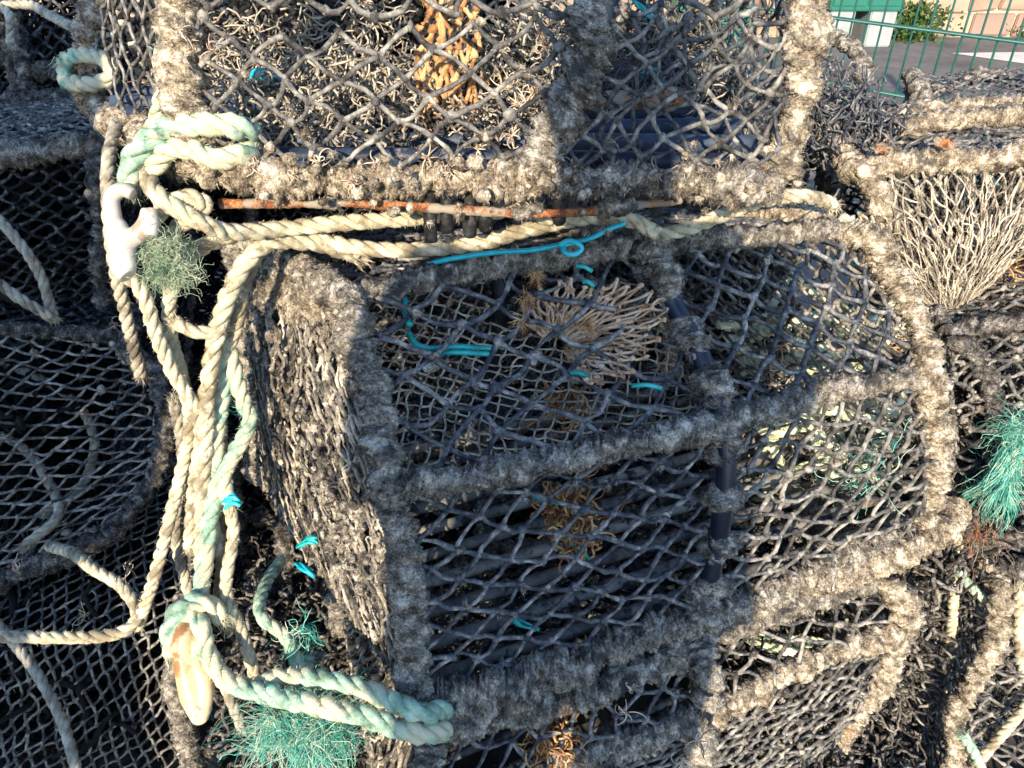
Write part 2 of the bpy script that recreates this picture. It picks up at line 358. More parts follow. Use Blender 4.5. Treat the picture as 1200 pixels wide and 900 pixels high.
M['horn_plastic'] = material('amber stained cream plastic', [(.50, .34, .18), (.60, .45, .27), (.64, .53, .37)], scale=14, var=.1, bump=.3, bscale=160, bdist=.001, rough=.42, spec=.5, sss=.05, patches=[((.28, .13, .05), 24, .57), ((.42, .24, .10), 14, .56)])
M['coil_green'] = material('pale yellow green pot rope', [(.22, .23, .13), (.46, .48, .31), (.66, .67, .48), (.74, .74, .60)], scale=30, var=.6, bump=.5, bscale=260)
M['black_rubber'] = material('black rubber strap', [(.006, .006, .007), (.02, .02, .022), (.06, .06, .06)], scale=60, var=.3, bump=.4, bscale=300, rough=.5, patches=[((.35, .33, .3), 90, .68)])
M['fence'] = material('green powder coated wire', [(.004, .05, .042), (.008, .075, .062), (.012, .10, .08)], scale=20, var=.2, bump=.1, rough=.45, spec=.5)
M['asphalt'] = material('weathered asphalt', [(.085, .078, .074), (.13, .12, .115), (.17, .16, .15)], scale=3, var=0, bump=.6, bscale=120, bdist=.004, detail=12)
M['concrete'] = material('pale concrete apron', [(.42, .40, .36), (.52, .50, .46), (.58, .56, .52)], scale=5, var=0, bump=.4, bscale=90, bdist=.003, detail=10)
M['quay'] = material('stained quay concrete', [(.02, .018, .016), (.05, .045, .04), (.10, .09, .08)], scale=8, var=0, bump=.5, bscale=60, bdist=.004, detail=10)
M['leaf'] = material('weed leaves', [(.02, .05, .01), (.045, .09, .02), (.10, .15, .035)], scale=20, var=.9, bump=0, rough=.6)
M['cab_green'] = material('green painted steel', [(.006, .10, .07), (.01, .13, .09)], scale=6, var=0, bump=.1, rough=.45, spec=.5)
M['cab_white'] = material('white painted plinth', [(.22, .24, .24), (.30, .31, .31)], scale=8, var=0, bump=.1, rough=.6)
M['jacket'] = material('dark jacket cloth', [(.02, .02, .03), (.035, .035, .05)], scale=8, var=0)
M['stonewall'] = None
def tag(o, label=None, cat=None, group=None, kind=None):
    if label: o['label'] = label
    if cat: o['category'] = cat
    if group: o['group'] = group
    if kind: o['kind'] = kind
    return o
def empty(name, loc, label=None, cat=None, group=None):
    o = bpy.data.objects.new(name, None); COL.objects.link(o); o.location = loc; o.empty_display_size = .05
    return tag(o, label, cat, group)
def single(name, mb, mat, label, cat, group=None):
    """a thing that is one mesh, its origin at its lowest middle point"""
    v = np.concatenate(mb.v); c = (v.min(0)+v.max(0))/2; c[2] = v[:, 2].min()
    for k in range(len(mb.v)): mb.v[k] = mb.v[k]-c.astype(np.float32)
    o = mb.build(name, mat); o.location = c
    return tag(o, label, cat, group)
# ------------------------------------------------------------------ setting: ground, apron, wall, cabinet, fence
G = -.15
def sheet(name, pts, z, mat):
    me = bpy.data.meshes.new(name); me.from_pydata([(x, y, z) for x, y in pts], [], [tuple(range(len(pts)))]); me.materials.append(mat)
    o = bpy.data.objects.new(name, me); COL.objects.link(o); return tag(o, kind='structure')
sheet('ground', [(-120, -120), (120, -120), (120, 120), (-120, 120)], G, M['asphalt'])
sheet('quay', [(-4, -3), (2.2, -3), (2.2, 1.9), (-4, 1.9)], G+.004, M['quay'])
sheet('concrete_apron', [(3.95, 7.4), (10, 7.8), (10, 5.8), (5.8, 6.0), (4.8, 6.5)], G+.004, M['concrete'])
def box(mb, a, b, bev=0):
    a, b = np.minimum(a, b), np.maximum(a, b)
    bm = bmesh.new(); bmesh.ops.create_cube(bm, size=1)
    for v in bm.verts: v.co = Vector([(a[k]+b[k])/2+v.co[k]*(b[k]-a[k]) for k in range(3)])
    if bev: bmesh.ops.bevel(bm, geom=bm.edges[:], offset=bev, segments=2, affect='EDGES')
    bm.verts.index_update(); vs = np.array([v.co[:] for v in bm.verts])
    q = [[v.index for v in f.verts] for f in bm.faces if len(f.verts) == 4]; t = [[v.index for v in f.verts] for f in bm.faces if len(f.verts) == 3]
    mb.add(vs, np.array(q) if q else None, np.array(t) if t else None); bm.free()
# rubble wall: individual stones standing proud of mortar
m, nt, bs, new, link = newmat('red sandstone'); at = new('ShaderNodeAttribute'); at.attribute_name = 'var'
cr = new('ShaderNodeValToRGB'); link(at.outputs['Fac'], cr.inputs[0]); e = cr.color_ramp.elements
for k, c in enumerate([(.20, .11, .08), (.28, .16, .12), (.35, .26, .18), (.22, .14, .11), (.36, .29, .21), (.30, .18, .14)]):
    if k > 1: e.new(.5)
for k, c in enumerate([(.20, .11, .08), (.28, .16, .12), (.35, .26, .18), (.22, .14, .11), (.36, .29, .21), (.30, .18, .14)]):
    e[k].position = k/5; e[k].color = (*c, 1)
nn = new('ShaderNodeTexNoise'); nn.inputs['Scale'].default_value = 9; nn.inputs['Detail'].default_value = 8
mi = new('ShaderNodeMix'); mi.data_type = 'RGBA'; mi.blend_type = 'OVERLAY'; mi.inputs[0].default_value = .6; link(cr.outputs[0], mi.inputs[6]); link(nn.outputs['Fac'], mi.inputs[7])
link(mi.outputs[2], bs.inputs['Base Color']); bs.inputs['Roughness'].default_value = .95; M['stone'] = m
mbm = MB(); box(mbm, (-10, 8.20, G), (13, 8.6, 3.2))
wall = empty('stone_wall', (1.5, 8.4, G), 'old red sandstone rubble wall beyond the road behind the green fence', 'wall')
mbm.build('mortar', material('lime mortar', [(.30, .26, .2), (.44, .39, .31)], scale=12, var=0, bump=.5, bscale=60, bdist=.006), wall, smooth=False)
mbs = MB(); z = G
while z < 3.1:
    h = .16+.2*rnd.random(); x = -10.0
    while x < 13:
        wd = .22+.5*rnd.random()
        if x < 5.8 and x > .5 or rnd.random() < 2:
            box(mbs, (x+.012, 8.17-.03*rnd.random(), z+.01), (x+wd-.012, 8.28, z+h-.012), .012)
            mbs.v[-1] += (vvec(mbs.v[-1]*6)*.03).astype(np.float32); mbs.a[-1][:] = rnd.random()
        x += wd
    z += h
mbs.build('stonework', M['stone'], wall, smooth=False)
# cabinet on white plinths
cab = empty('utility_cabinet', (3.2, 7.84, G), 'green steel cabinet standing on two white plinths against the stone wall', 'cabinet')
mb = MB(); box(mb, (2.89, 7.68, .155), (3.54, 8.11, 1.5), .012); cbd = mb.build('body', M['cab_green'], cab, smooth=False)
for x0 in (2.91, 3.225):
    mb = MB(); box(mb, (x0, 7.665, .2), (x0+.29, 7.68, 1.45), .004); d = mb.build('door', M['cab_green'], cab, smooth=False)
    mb = MB(); box(mb, (x0+.23, 7.645, .8), (x0+.255, 7.665, .95), .003); mb.build('handle', M['black_rubber'], d, smooth=False)
for x0, x1 in ((2.91, 3.14), (3.28, 3.52)):
    mb = MB(); box(mb, (x0, 7.70, G), (x1, 8.08, .155), .01); mb.build('plinth', M['cab_white'], cab, smooth=False)
cab2 = empty('utility_cabinet', (1.75, 7.84, G), 'green steel cabinet seen through netting left of the plinth cabinet', 'cabinet')
mb = MB(); box(mb, (1.5, 7.72, G), (2.2, 8.1, 1.6), .012); mb.build('body', M['cab_green'], cab2, smooth=False)
mb = MB(); box(mb, (1.53, 7.705, G+.06), (2.17, 7.72, 1.52), .004); mb.build('door', M['cab_green'], cab2, smooth=False)
def bush(x, y, w_, h_, n, label):
    root = empty('wall_plant', (x, y, G), label, 'plant')
    mb = MB(); N = n
    p = A3(x, y, G)+np.stack([rng.normal(size=N)*w_*.4, rng.normal(size=N)*.09, np.abs(rng.random(N))*h_*(1-.0)], 1)
    fibres(mb, p, rng.normal(size=(N, 3))+A3(0, -.3, .5), .03+.03*rng.random(N), .02+.015*rng.random(N), .7)
    mb.build('foliage', M['leaf'], root)
    mb = MB(); k = 14; q0 = np.stack([A3(x, y, G)]*k); q1 = q0+np.stack([rng.normal(size=k)*w_*.4, rng.normal(size=k)*.05, h_*(.5+.4*rng.random(k))], 1)
    T = np.linspace(0, 1, 4)[None, :, None]; tubes(mb, q0[:, None]*(1-T)+q1[:, None]*T, .004, 4); mb.build('stem', M['leaf'], root)
bush(3.86, 8.0, .34, .32, 700, 'bright green weeds at the wall foot beside the plinth cabinet')
bush(5.22, 8.05, .36, .15, 300, 'low olive weeds at the wall foot far right')
# welded wire fence
FD = A3(-.678, .735, 0); F0 = A3(1.253, 2.61, G)
fence = empty('wire_fence', F0, 'green welded wire mesh fence running behind the creels', 'fence')
ss = np.arange(-1.6, 7, .05)
base = F0+FD*ss[:, None]
mb = MB(); T = np.linspace(0, 1, 3)[None, :, None]
tubes(mb, (base+A3(0, 0, -.02-G))[:, None]*(1-T)+(base+A3(0, 0, 1.83-G))[:, None]*T, .0034, 8)
for zz in np.arange(.03, 1.9, .2)-G-.0-.0:
    for sgn in (-1, 1):
        nf_ = A3(.735, .678, 0)*.0072*sgn
        a, b = F0+FD*-1.6+A3(0, 0, zz)+nf_, F0+FD*7+A3(0, 0, zz)+nf_
        tubes(mb, np.array([a, (a+b)/2, b]), .0048, 8)
mb.build('wire_panel', M['fence'], fence)
for s_ in (-1.1, 1.4, 3.9, 6.4):
    mb = MB(); c = F0+FD*s_+A3(.735, .678, 0)*.05; box(mb, (c[0]-.03, c[1]-.03, G), (c[0]+.03, c[1]+.03, 1.9), .004); mb.build('post', M['fence'], fence, smooth=False)

# ------------------------------------------------------------------ creels
def lump_field(mb, pts, r, fib=40, stretchn=None):
    """felted clods of weed with fibres"""
    pts = np.asarray(pts); B = len(pts); r = np.broadcast_to(r, (B,))
    blobs(mb, pts, r, ICO2, .5, 1.7, stretch=stretchn)
    n = int(B*fib*FIB); i = rng.integers(0, B, n); d = unit(rng.normal(size=(n, 3)))
    dd = d if stretchn is None else d*stretchn[i]
    fibres(mb, pts[i]+dd*r[i][:, None]*.85, d*.4+vvec(pts[i]*90)*.8+rng.normal(size=(n, 3))*.5+A3(0, 0, -.4), .003+.006*rng.random(n)**2, .0006, .9)
class Creel:
    def __init__(s, label, H, felt='felt', r=.02, fib=60000, ds=.0025, sides=30, group='stacked lobster creels', lump=.35):
        s.H = [[np.asarray(p, dtype=float) for p in h] for h in H]
        allp = np.array(s.H).reshape(-1, 3); c = allp.mean(0); c[2] = allp[:, 2].min()
        s.root = empty('lobster_creel', c, label, 'lobster creel', group)
        s.felt, s.r, s.fib, s.ds, s.sides, s.lump = felt, r, fib, ds, sides, lump
        s.cen = allp.mean(0); s.bumps = {}
    def bar(s, name, pts, r=None, mat=None, fib=None, label=None, **k):
        mb = MB(); felt_tube(mb, pts, (r or s.r)*.94, fib=s.fib if fib is None else fib, ds=s.ds, sides=s.sides, lump=k.pop('lump', s.lump), seed=rnd.randrange(900), **k)
        o = mb.build(name, M[mat or s.felt], s.root)
        if label: o['label'] = label
        return o
    def hoop(s, i, path=None, close=True, **k):
        h = s.H[i]; pts = path if path is not None else h+([h[0]] if close else [])
        return s.bar('hoop', pts, **k)
    def rail(s, j, **k): return s.bar('rail', [h[j] for h in s.H], **k)
    def face(s, bay, j, n=0.0):
        a, b = s.H[bay], s.H[bay+1]
        P00, P10, P01, P11 = a[j], b[j], a[j+1], b[j+1]
        nn = unit(np.cross(P10-P00, P01-P00)); 
        if np.dot(nn, (P00+P11)/2-s.cen) < 0: nn = -nn
        return patch(P00, P10, P01, P11, n=nn*n)
    def end(s, i, n=0.0):
        h = s.H[i]; nn = unit(np.cross(h[5]-h[0], h[2]-h[0]))
        if np.dot(nn, h[0]-s.cen) < 0: nn = -nn
        return strip(h[0:3], [h[5], h[4], h[3]], nn*n)
    def net(s, surf, mat='twine_dark', name='netting', label=None, clog=0, clogmat='felt', **k):
        k['fib'] = k.get('fib', 0)*2.2
        mb = MB(); kp = net(mb, surf, seed=rnd.randrange(90), **k)
        o = mb.build(name, M[mat], s.root)
        if clog:
            m_ = (vnoise(kp*9, 33)*.6+rng.random(len(kp))) > 1-clog; c = kp[m_]
            if len(c):
                c = np.concatenate([c+rng.normal(size=c.shape)*.004 for _ in range(3)]); mb = MB()
                lump_field(mb, c, .0016+.0045*rng.random(len(c))**2, 26, stretchn=.6+.9*rng.random((len(c), 3)))
                w_ = mb.build('trapped_weed', M[clogmat], o); w_['kind'] = 'stuff'
        if label: o['label'] = label
        return kp
    def slats(s, n=8, mat='slat', r=(.009, .005), z=.006):
        a0, a1 = s.H[0][0], s.H[0][5]; b0, b1 = s.H[-1][0], s.H[-1][5]
        for k in range(n):
            t = (k+.5)/n; p, q = a0*(1-t)+a1*t, b0*(1-t)+b1*t
            mb = MB(); P, _ = spline([p+A3(0, 0, z), (p+q)/2+A3(0, 0, z-.004+.006*rnd.random()), q+A3(0, 0, z)], .02)
            tubes(mb, P, r[0], 10); mb.build('slat', M[mat], s.root)
    def fill(s, n, r, mat, name='dark_tangle', z0=0, z1=1, seglen=.25, **k):
        allp = np.array(s.H).reshape(-1, 3); lo, hi = allp.min(0), allp.max(0); m_ = (hi-lo)*.12
        lo, hi = lo+m_, hi-m_; a, b = lo.copy(), hi.copy(); a[2] = lo[2]+(hi[2]-lo[2])*z0; b[2] = lo[2]+(hi[2]-lo[2])*z1
        mb = MB(); tangle(mb, a, b, n, r, seglen, **k); o = mb.build(name, M[mat], s.root); o['kind'] = 'stuff'
        return o
def boxy(x0, x1, y0, y1, z0, z1, yaw=0, slant=.10, nh=3):
    """plain D-section creel nodes, long axis in x"""
    out = []; cx, cy = (x0+x1)/2, (y0+y1)/2; c, s_ = math.cos(yaw), math.sin(yaw); h = z1-z0; d = y1-y0
    for k in range(nh):
        x = x0+(x1-x0)*k/(nh-1)
        pr = [(y0, z0), (y0+.02, z0+h*.6), (y0+d*slant*2, z1), (y1-d*slant*2, z1), (y1-.02, z0+h*.6), (y1, z0)]
        out.append([A3(cx+(x-cx)*c-(y-cy)*s_, cy+(x-cx)*s_+(y-cy)*c, z) for y, z in pr])
    return out

# ---- the large central creel
o1, o2, o3 = A3(-.20, .255, -.06), A3(-.27, .36, -.02), A3(-.30, .42, -.02)
def with_back(b, m_, t, k1=1, k2=1):
    return [b, m_, t, t+o1*k1, m_+o2*k2, b+o3*k2]
c_b0, c_m0, c_t0 = PH(484, 832, .43), PH(466, 572, .705), PH(395, 345, .85)
c_b1, c_m1, c_t1 = PH(818, 725, .43), PH(848, 495, .705), PH(738, 288, .855)
c_b2, c_m2, c_t2 = PH(1078, 625, .43), PH(1090, 440, .705), PH(985, 268, .85)
C = Creel('large central creel with mud felted frame, tan netting eye and half bare blue hoop',
          [with_back(c_b0, c_m0, c_t0), with_back(c_b1, c_m1, c_t1), with_back(c_b2, c_m2, c_t2)], felt='felt', r=.0185, fib=95000, ds=.002, sides=36)
up = A3(0, 0, 1)
hL = [c_b0, PH(478, 720, .55), PH(470, 640, .64), c_m0+A3(-.01, 0, 0), PH(440, 480, .765), PH(418, 410, .81), c_t0, C.H[0][3]+A3(.03, 0, .01), C.H[0][3], C.H[0][4], C.H[0][5]]
C.hoop(0, hL, r=.0205)
hR = [c_b2, PH(1092, 575, .50), PH(1098, 510, .60), c_m2, PH(1076, 375, .76), PH(1038, 312, .81), c_t2, C.H[2][3], C.H[2][4], C.H[2][5]]
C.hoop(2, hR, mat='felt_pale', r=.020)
# middle hoop: bare blue-black pipe with felt bands round it
hM = [c_b1, PH(838, 650, .53), PH(850, 570, .63), c_m1, PH(826, 430, .75), PH(790, 360, .80), c_t1, C.H[1][3], C.H[1][4], C.H[1][5]]
Pm, sm = spline(hM, .004); mb = MB(); tubes(mb, Pm, .0125, 16)
mp_ = mb.build('hoop', M['pipe'], C.root); mp_['label'] = 'blue black plastic pipe hoop with bands of felted wrapping'
for (a, b, rr) in ((0, .10, .028), (.115, .185, .026), (.215, .272, .023), (.285, .36, .025), (.37, .445, .023), (.455, .535, .024), (.555, .66, .022), (.7, .98, .02)):
    n0 = len(Pm); L_ = .62
    i0, i1 = int(a*L_*n0), int(b*L_*n0)
    if i1-i0 < 5: continue
    mb = MB(); felt_tube(mb, Pm[i0:i1+1:3], rr, fib=90000, ds=.002, sides=32, lump=.4, seed=int(a*900)); mb.build('felt_band', M['felt'], mp_)
C.rail(2, r=.0165); 
C.bar('rail', [c_m0, PH(560, 560, .71), PH(690, 528, .71), PH(770, 513, .712), c_m1, PH(960, 462, .707), c_m2], r=.0175)
C.bar('rail', [c_b0, PH(600, 800, .432), PH(720, 762, .432), c_b1, PH(960, 668, .432), c_b2], r=.025, lump=.5)
C.bar('rail', [c_b0+A3(.02, -.01, -.012), PH(600, 835, .40), PH(720, 800, .40), PH(800, 760, .40)], r=.022, lump=.6)
C.bar('rail', [PH(930, 685, .425), PH(1010, 660, .425), PH(1090, 628, .425), PH(1125, 590, .44)], r=.022, mat='felt_pale', label='felted length of base rail, sunlight put into its paler tan')  # paler copy of the felt, laid where sun falls on this rail
C.rail(3); C.rail(5, fib=20000)
C.net(C.face(0, 1, .012), 'twine', du=.037, dv=.0275, rot=-.02, tw=.0030, fib=3, slack=.006, jit=.2, warp=.02, knot=1.9, clog=.22)
C.net(C.face(1, 1, .010), 'twine', du=.030, dv=.027, rot=.07, tw=.0030, fib=1, jit=.07, warp=.008, knot=2.0, slack=.002, clog=.05)
C.net(C.face(0, 0, .012), 'twine', du=.031, dv=.0215, rot=.18, tw=.0028, fib=2, jit=.12, warp=.015, knot=1.9, slack=.005, clog=.15)
C.net(C.face(1, 0, .012), 'twine_grey', du=.029, dv=.0185, rot=.30, tw=.0028, fib=2, jit=.14, warp=.02, knot=1.9, slack=.005, clog=.2)
C.net(C.face(0, 2), 'twine', du=.024, dv=.02, fib=1); C.net(C.face(1, 2), 'twine', du=.024, dv=.02, fib=1)
for k in (0, 1):
    C.net(C.face(k, 3), 'twine_dark', du=.02, dv=.016); C.net(C.face(k, 4), 'twine_dark', du=.02, dv=.016)
# matted end: nearly closed meshes hanging as vertical strings, with felt clods between
C.net(C.end(0, .02), 'felt_string', name='end_netting', du=.0135, dv=.030, tw=.0023, fib=7, jit=.2, warp=.016, knot=1.6, slack=.005, rough=.3, drop=.04,
      label='sunlit pale brown end netting clogged into vertical strings')
C.net(C.end(0, .012), 'twine_grey', name='end_netting', du=.017, dv=.036, tw=.0018, fib=5, jit=.3, warp=.02, slack=.006)
f_, L_, H_ = C.end(0, .024)
def strings(mb, f, n, r, v0=(0, .5), ln=(.15, .6), wav=.022, off=.005, sides=5):
    u = rng.random(n); a = v0[0]+(v0[1]-v0[0])*rng.random(n); b = np.clip(a+ln[0]+(ln[1]-ln[0])*rng.random(n), 0, 1); T = np.linspace(0, 1, 16)[None]
    V = a[:, None]*(1-T)+b[:, None]*T; U = u[:, None]+wav*np.cumsum(rng.normal(size=(n, 16)), 1)*.5+wav*2*vnoise(np.stack([V*5, u[:, None]*9+V*0, V*0], -1), 4)
    P = f(np.clip(U, 0, 1), V)+rng.normal(size=(n, 1, 3))*off+vvec(np.stack([U*40, V*30, U*0+u[:, None]*50], -1), 2)*.002
    rr = r*(.6+.8*rng.random((n, 1)))*(1+.45*vnoise(P*170, 5)); tubes(mb, P, rr, sides)
    k = rng.integers(0, n, n*14); q = rng.integers(0, 16, n*14); fibres(mb, P[k, q], rng.normal(size=(n*14, 3))+A3(0, 0, -1.2), .004+.008*rng.random(n*14)**2, .0006, .9)
mb = MB(); strings(mb, f_, 90, .0015, ln=(.05, .25)); strings(mb, f_, 60, .0022, (.3, .8), (.05, .2)); mb.build('matted_string', M['felt_string'], C.root)['kind'] = 'stuff'
U = rng.random(2600); V = rng.random(2600); dens = vnoise(np.stack([U*6, V*5, U*0], 1), 3)+(V > .76)*1.1+(U < .12)*.6+(U > .88)*.6+(V < .1)*.4
k = dens > .85; pp = f_(U[k], V[k])+rng.normal(size=(k.sum(), 3))*.004
mb = MB(); lump_field(mb, pp, .0025+.0042*rng.random(k.sum())**2, 30, stretchn=np.stack([.8+.5*rng.random(k.sum()), .8+.5*rng.random(k.sum()), .8+1.2*rng.random(k.sum())], 1))
o = mb.build('felted_weed', M['felt'], C.root); o['kind'] = 'stuff'
# smooth mud felt on the upper part of the end
gu, gv = np.meshgrid(np.linspace(0, 1, 110), np.linspace(.70, 1.02, 70), indexing='ij'); P = f_(gu, gv); hgt = .35*vnoise(P*30, 2)+.3*vnoise(P*90, 3)+.15*vnoise(P*300, 4)
keep = (gv-.86+.10*vnoise(P*22, 8)+.05*vnoise(P*80, 9)) > 0
P = P+np.cross(C.H[0][5]-C.H[0][0], up)*0+A3(-.55, -.6, .2)*(hgt*.014+.006)[..., None]
idx = np.arange(110*70).reshape(110, 70); q = np.stack([idx[:-1, :-1], idx[1:, :-1], idx[1:, 1:], idx[:-1, 1:]], -1)[keep[:-1, :-1] & keep[1:, 1:] & keep[1:, :-1] & keep[:-1, 1:]]
mb = MB(); mb.add(P, q); pk = P[keep]; k = rng.integers(0, len(pk), 9000); fibres(mb, pk[k], vvec(pk[k]*70)+A3(-.2, -.25, -.2), .004+.007*rng.random(9000)**2, .0006, 1)
mb.build('mud_felt', M['felt_pale'], C.root)['kind'] = 'stuff'
C.net(C.end(2, .01), 'twine_grey', name='end_netting', du=.018, dv=.016, fib=2, tw=.0026)
C.slats(10, r=(.0088, .008), z=.012)
# rust frame below the base rail
mb = MB(); Pb, _ = spline([c_b0+A3(0, .02, -.03), c_b1+A3(0, .02, -.03), c_b2+A3(0, .02, -.03)], .003); tubes(mb, Pb, .006, 10); mb.build('steel_bar', M['rust'], C.root)
# inner parlour netting and the tan fan eye
f2, L2, H2 = C.face(0, 1, -.03)
g = lambda u, v: f2(u, v)+A3(0, .045, -.03)
C.net((g, L2, H2), 'twine_pale', name='inner_netting', du=.0125, dv=.0095, tw=.0013, rot=.3, jit=.15, warp=.02, knot=1.9, fib=1.2, hole=.28)
cen = PZ(652, 392, .895); ang = np.radians(np.linspace(150, -62, 26)); e1 = unit(PZ(752, 392, .90)-PZ(652, 392, .90)); e2 = unit(PZ(652, 300, .95)-PZ(652, 392, .90))
R1 = np.interp(np.linspace(0, 1, 26), [0, .3, .6, 1], [.058, .085, .135, .08])
outer = [cen+e1*math.cos(a)*r_+e2*math.sin(a)*r_*.92+A3(0, -.012, .006) for a, r_ in zip(ang, R1)]
inner = [cen+e1*math.cos(a)*.014+e2*math.sin(a)*.012+A3(0, .028, -.03) for a in ang]
fa, _, _ = strip(inner, outer)
C.net((fa, .13, .55), 'twine_tan', name='entrance_funnel', du=.022, dv=.0105, tw=.0017, jit=.24, warp=.006, knot=1.9, fib=3, slack=.006,
      label='tan fan shaped entrance eye netting gathered to a point')
for (x, y) in ((627, 322), (618, 348), (612, 378), (690, 380)):
    nf = 90; c = PZ(x, y, .885); mb = MB(); fibres(mb, c+rng.normal(size=(nf, 3))*.003, rng.normal(size=(nf, 3))*.6+A3(0, -.3, -.5), .012+.008*rng.random(nf), .0009, .5)
    mb.build('frayed_knot', M['orange_net'], C.root)
for (x, y, xx, yy, Z) in ((668, 437, 690, 442, .87), (740, 452, 775, 455, .88), (675, 312, 694, 318, .93), (683, 330, 696, 336, .92), (625, 583, 655, 590, .93), (655, 620, 690, 655, .97)):
    mb = MB(); tubes(mb, np.array([PZ(x, y, Z), (PZ(x, y, Z)+PZ(xx, yy, Z))/2+A3(0, 0, .003), PZ(xx, yy, Z)]), .0028, 8)
    mb.build('twine_tie', M['teal'], C.root)
mb = MB(); tangle(mb, PZ(640, 560, 1.0), PZ(690, 640, .98), 70, .0016, .1); mb.build('funnel_end', M['orange_net'], C.root)
mb = MB(); tangle(mb, PZ(640, 450, 1.0), PZ(685, 500, .98), 40, .0016, .07); mb.build('funnel_end', M['orange_net'], C.root)

# ---- the creel on top
ob = {0: A3(-.27, .33, 0), 1: A3(-.12, .38, 0), 2: A3(0, .42, 0)}
tb = [PH(240, 198, .985), PH(640, 212, .985), PH(915, 212, .985)]
def tnode(k, x0, x1):
    b = tb[k]; m_ = b+A3(x0, .012, .15); t = b+A3(x1, .07, .33); o = ob[k]; q = A3(.05 if k == 0 else 0, 0, 0)
    return [b, m_, t, t+o*.8+A3(0, 0, -.01)+q, m_+o+q, b+o]
TC = Creel('creel on top of the pile with wide grey mesh and orange brown eye inside', [tnode(0, .004, .012), tnode(1, .05, .07), tnode(2, .0, .0)], felt='felt_pale', r=.022, fib=75000, ds=.002, sides=36)
h0 = TC.H[0]; TC.bar('hoop', [h0[0], h0[0]+(h0[1]-h0[0])*.5+A3(-.006, -.004, 0), h0[1], h0[2], h0[3], h0[4], h0[5], h0[5]*.5+h0[0]*.5+A3(0, 0, -.01), h0[0]], r=.0225)
h1 = TC.H[1]; Pm, sm = spline([h1[0]+A3(-.01, 0, 0), h1[0]*.5+h1[1]*.5+A3(-.006, 0, 0), h1[1], h1[2], h1[3], h1[4], h1[5]], .004); mb = MB(); tubes(mb, Pm, .011, 16)
mp_ = mb.build('hoop', M['pipe'], TC.root); mp_['label'] = 'blue black pipe hoop under hydroid tufts'
mb = MB(); felt_tube(mb, Pm[0:46:3], .023, fib=90000, ds=.002, sides=34, lump=.42, seed=4); mb.build('felt_band', M['felt'], mp_)
mb = MB(); felt_tube(mb, Pm[52:80:3], .02, fib=40000, ds=.002, sides=30, lump=.4, seed=14); mb.build('felt_band', M['felt'], mp_)
h2 = TC.H[2]; TC.bar('hoop', [h2[0], h2[0]*.5+h2[1]*.5+A3(.006, -.004, 0), h2[1], h2[2], h2[3], h2[4], h2[5]], r=.019)
TC.bar('rail', [tb[0]+A3(-.01, 0, -.005), PH(340, 207, .98), PH(450, 205, .98), PH(560, 210, .98), tb[1]], r=.0205, lump=.5)
TC.bar('rail', [tb[1], PH(700, 214, .98), PH(800, 212, .98), PH(870, 222, .98), tb[2]], r=.0205, mat='felt', lump=.5)
TC.rail(2, fib=10000); TC.rail(3, fib=10000); TC.rail(5, fib=20000, mat='felt_dark')
TC.net(TC.face(0, 0, .01), 'twine_grey', du=.0265, dv=.0225, rot=.05, tw=.0025, fib=1.5, jit=.10, warp=.012, knot=2.0, clog=.12, clogmat='felt_pale')
TC.net(TC.face(1, 0, .012), 'twine_grey', du=.022, dv=.019, rot=.2, tw=.0023, fib=3, jit=.22, warp=.03, knot=1.9, slack=.01, clog=.2)
TC.net(TC.face(1, 0, -.02), 'twine', du=.02, dv=.018, rot=-.3, tw=.0022, fib=4, jit=.3, warp=.03, slack=.02, drop=.15, name='inner_netting')
for k in (0, 1):
    TC.net(TC.face(k, 1), 'twine_grey', du=.028, dv=.024, fib=1)
    TC.net(TC.face(k, 2), 'twine_dark', du=.024, dv=.02, fib=0)
TC.net(TC.face(0, 3), 'twine_pale', du=.014, dv=.011, tw=.0035, fib=4, jit=.3, warp=.03); TC.net(TC.face(0, 4), 'twine_pale', du=.010, dv=.009, tw=.0035, fib=5, jit=.35, warp=.03, label='pale clogged back netting')
TC.net(TC.face(0, 3, -.03), 'twine_dark', du=.012, dv=.010, tw=.003, fib=1, jit=.3, warp=.03); TC.net(TC.face(0, 4, -.03), 'twine_dark', du=.009, dv=.008, tw=.003, fib=1, jit=.35, warp=.03)
TC.net(TC.face(1, 3), 'twine_grey', du=.020, dv=.016, tw=.0025, fib=2, jit=.2); TC.net(TC.face(1, 4), 'twine', du=.012, dv=.010, tw=.0028, fib=2, jit=.3)
TC.net(TC.end(0, .01), 'twine_grey', name='end_netting', du=.028, dv=.024, tw=.0020, fib=1, jit=.1)
TC.net(TC.end(2, .01), 'twine_grey', name='end_netting', du=.028, dv=.024, tw=.0020, fib=1, jit=.1)
mb = MB(); tangle(mb, A3(-.30, .90, .985), A3(.05, 1.2, 1.025), 900, .0016, .08, pts=12); mb.build('dried_weed', M['felt_string'], TC.root)['kind'] = 'stuff'
mb = MB(); tangle(mb, A3(-.30, .90, .99), A3(.05, 1.15, 1.04), 420, .0012, .07, pts=12); mb.build('dried_weed', M['twine_pale'], TC.root)['kind'] = 'stuff'
mb = MB(); tangle(mb, A3(-.30, .845, .985), A3(.0, .96, 1.02), 600, .0013, .06, pts=12); mb.build('dried_weed', M['felt_string'], TC.root)['kind'] = 'stuff'
TC.slats(6, mat='slat_navy', r=(.010, .008), z=.006)
mb = MB(); Pb, _ = spline([tb[0]+A3(.01, -.006, -.036), PH(420, 243, .95)+A3(0, .01, 0), tb[1]+A3(0, -.004, -.033), PH(800, 238, .952)+A3(0, .01, 0)], .003); tubes(mb, Pb, .0052*(1+.3*vnoise(Pb*70)+.2*vnoise(Pb*300)), 10); mb.build('steel_bar', M['rust'], TC.root)
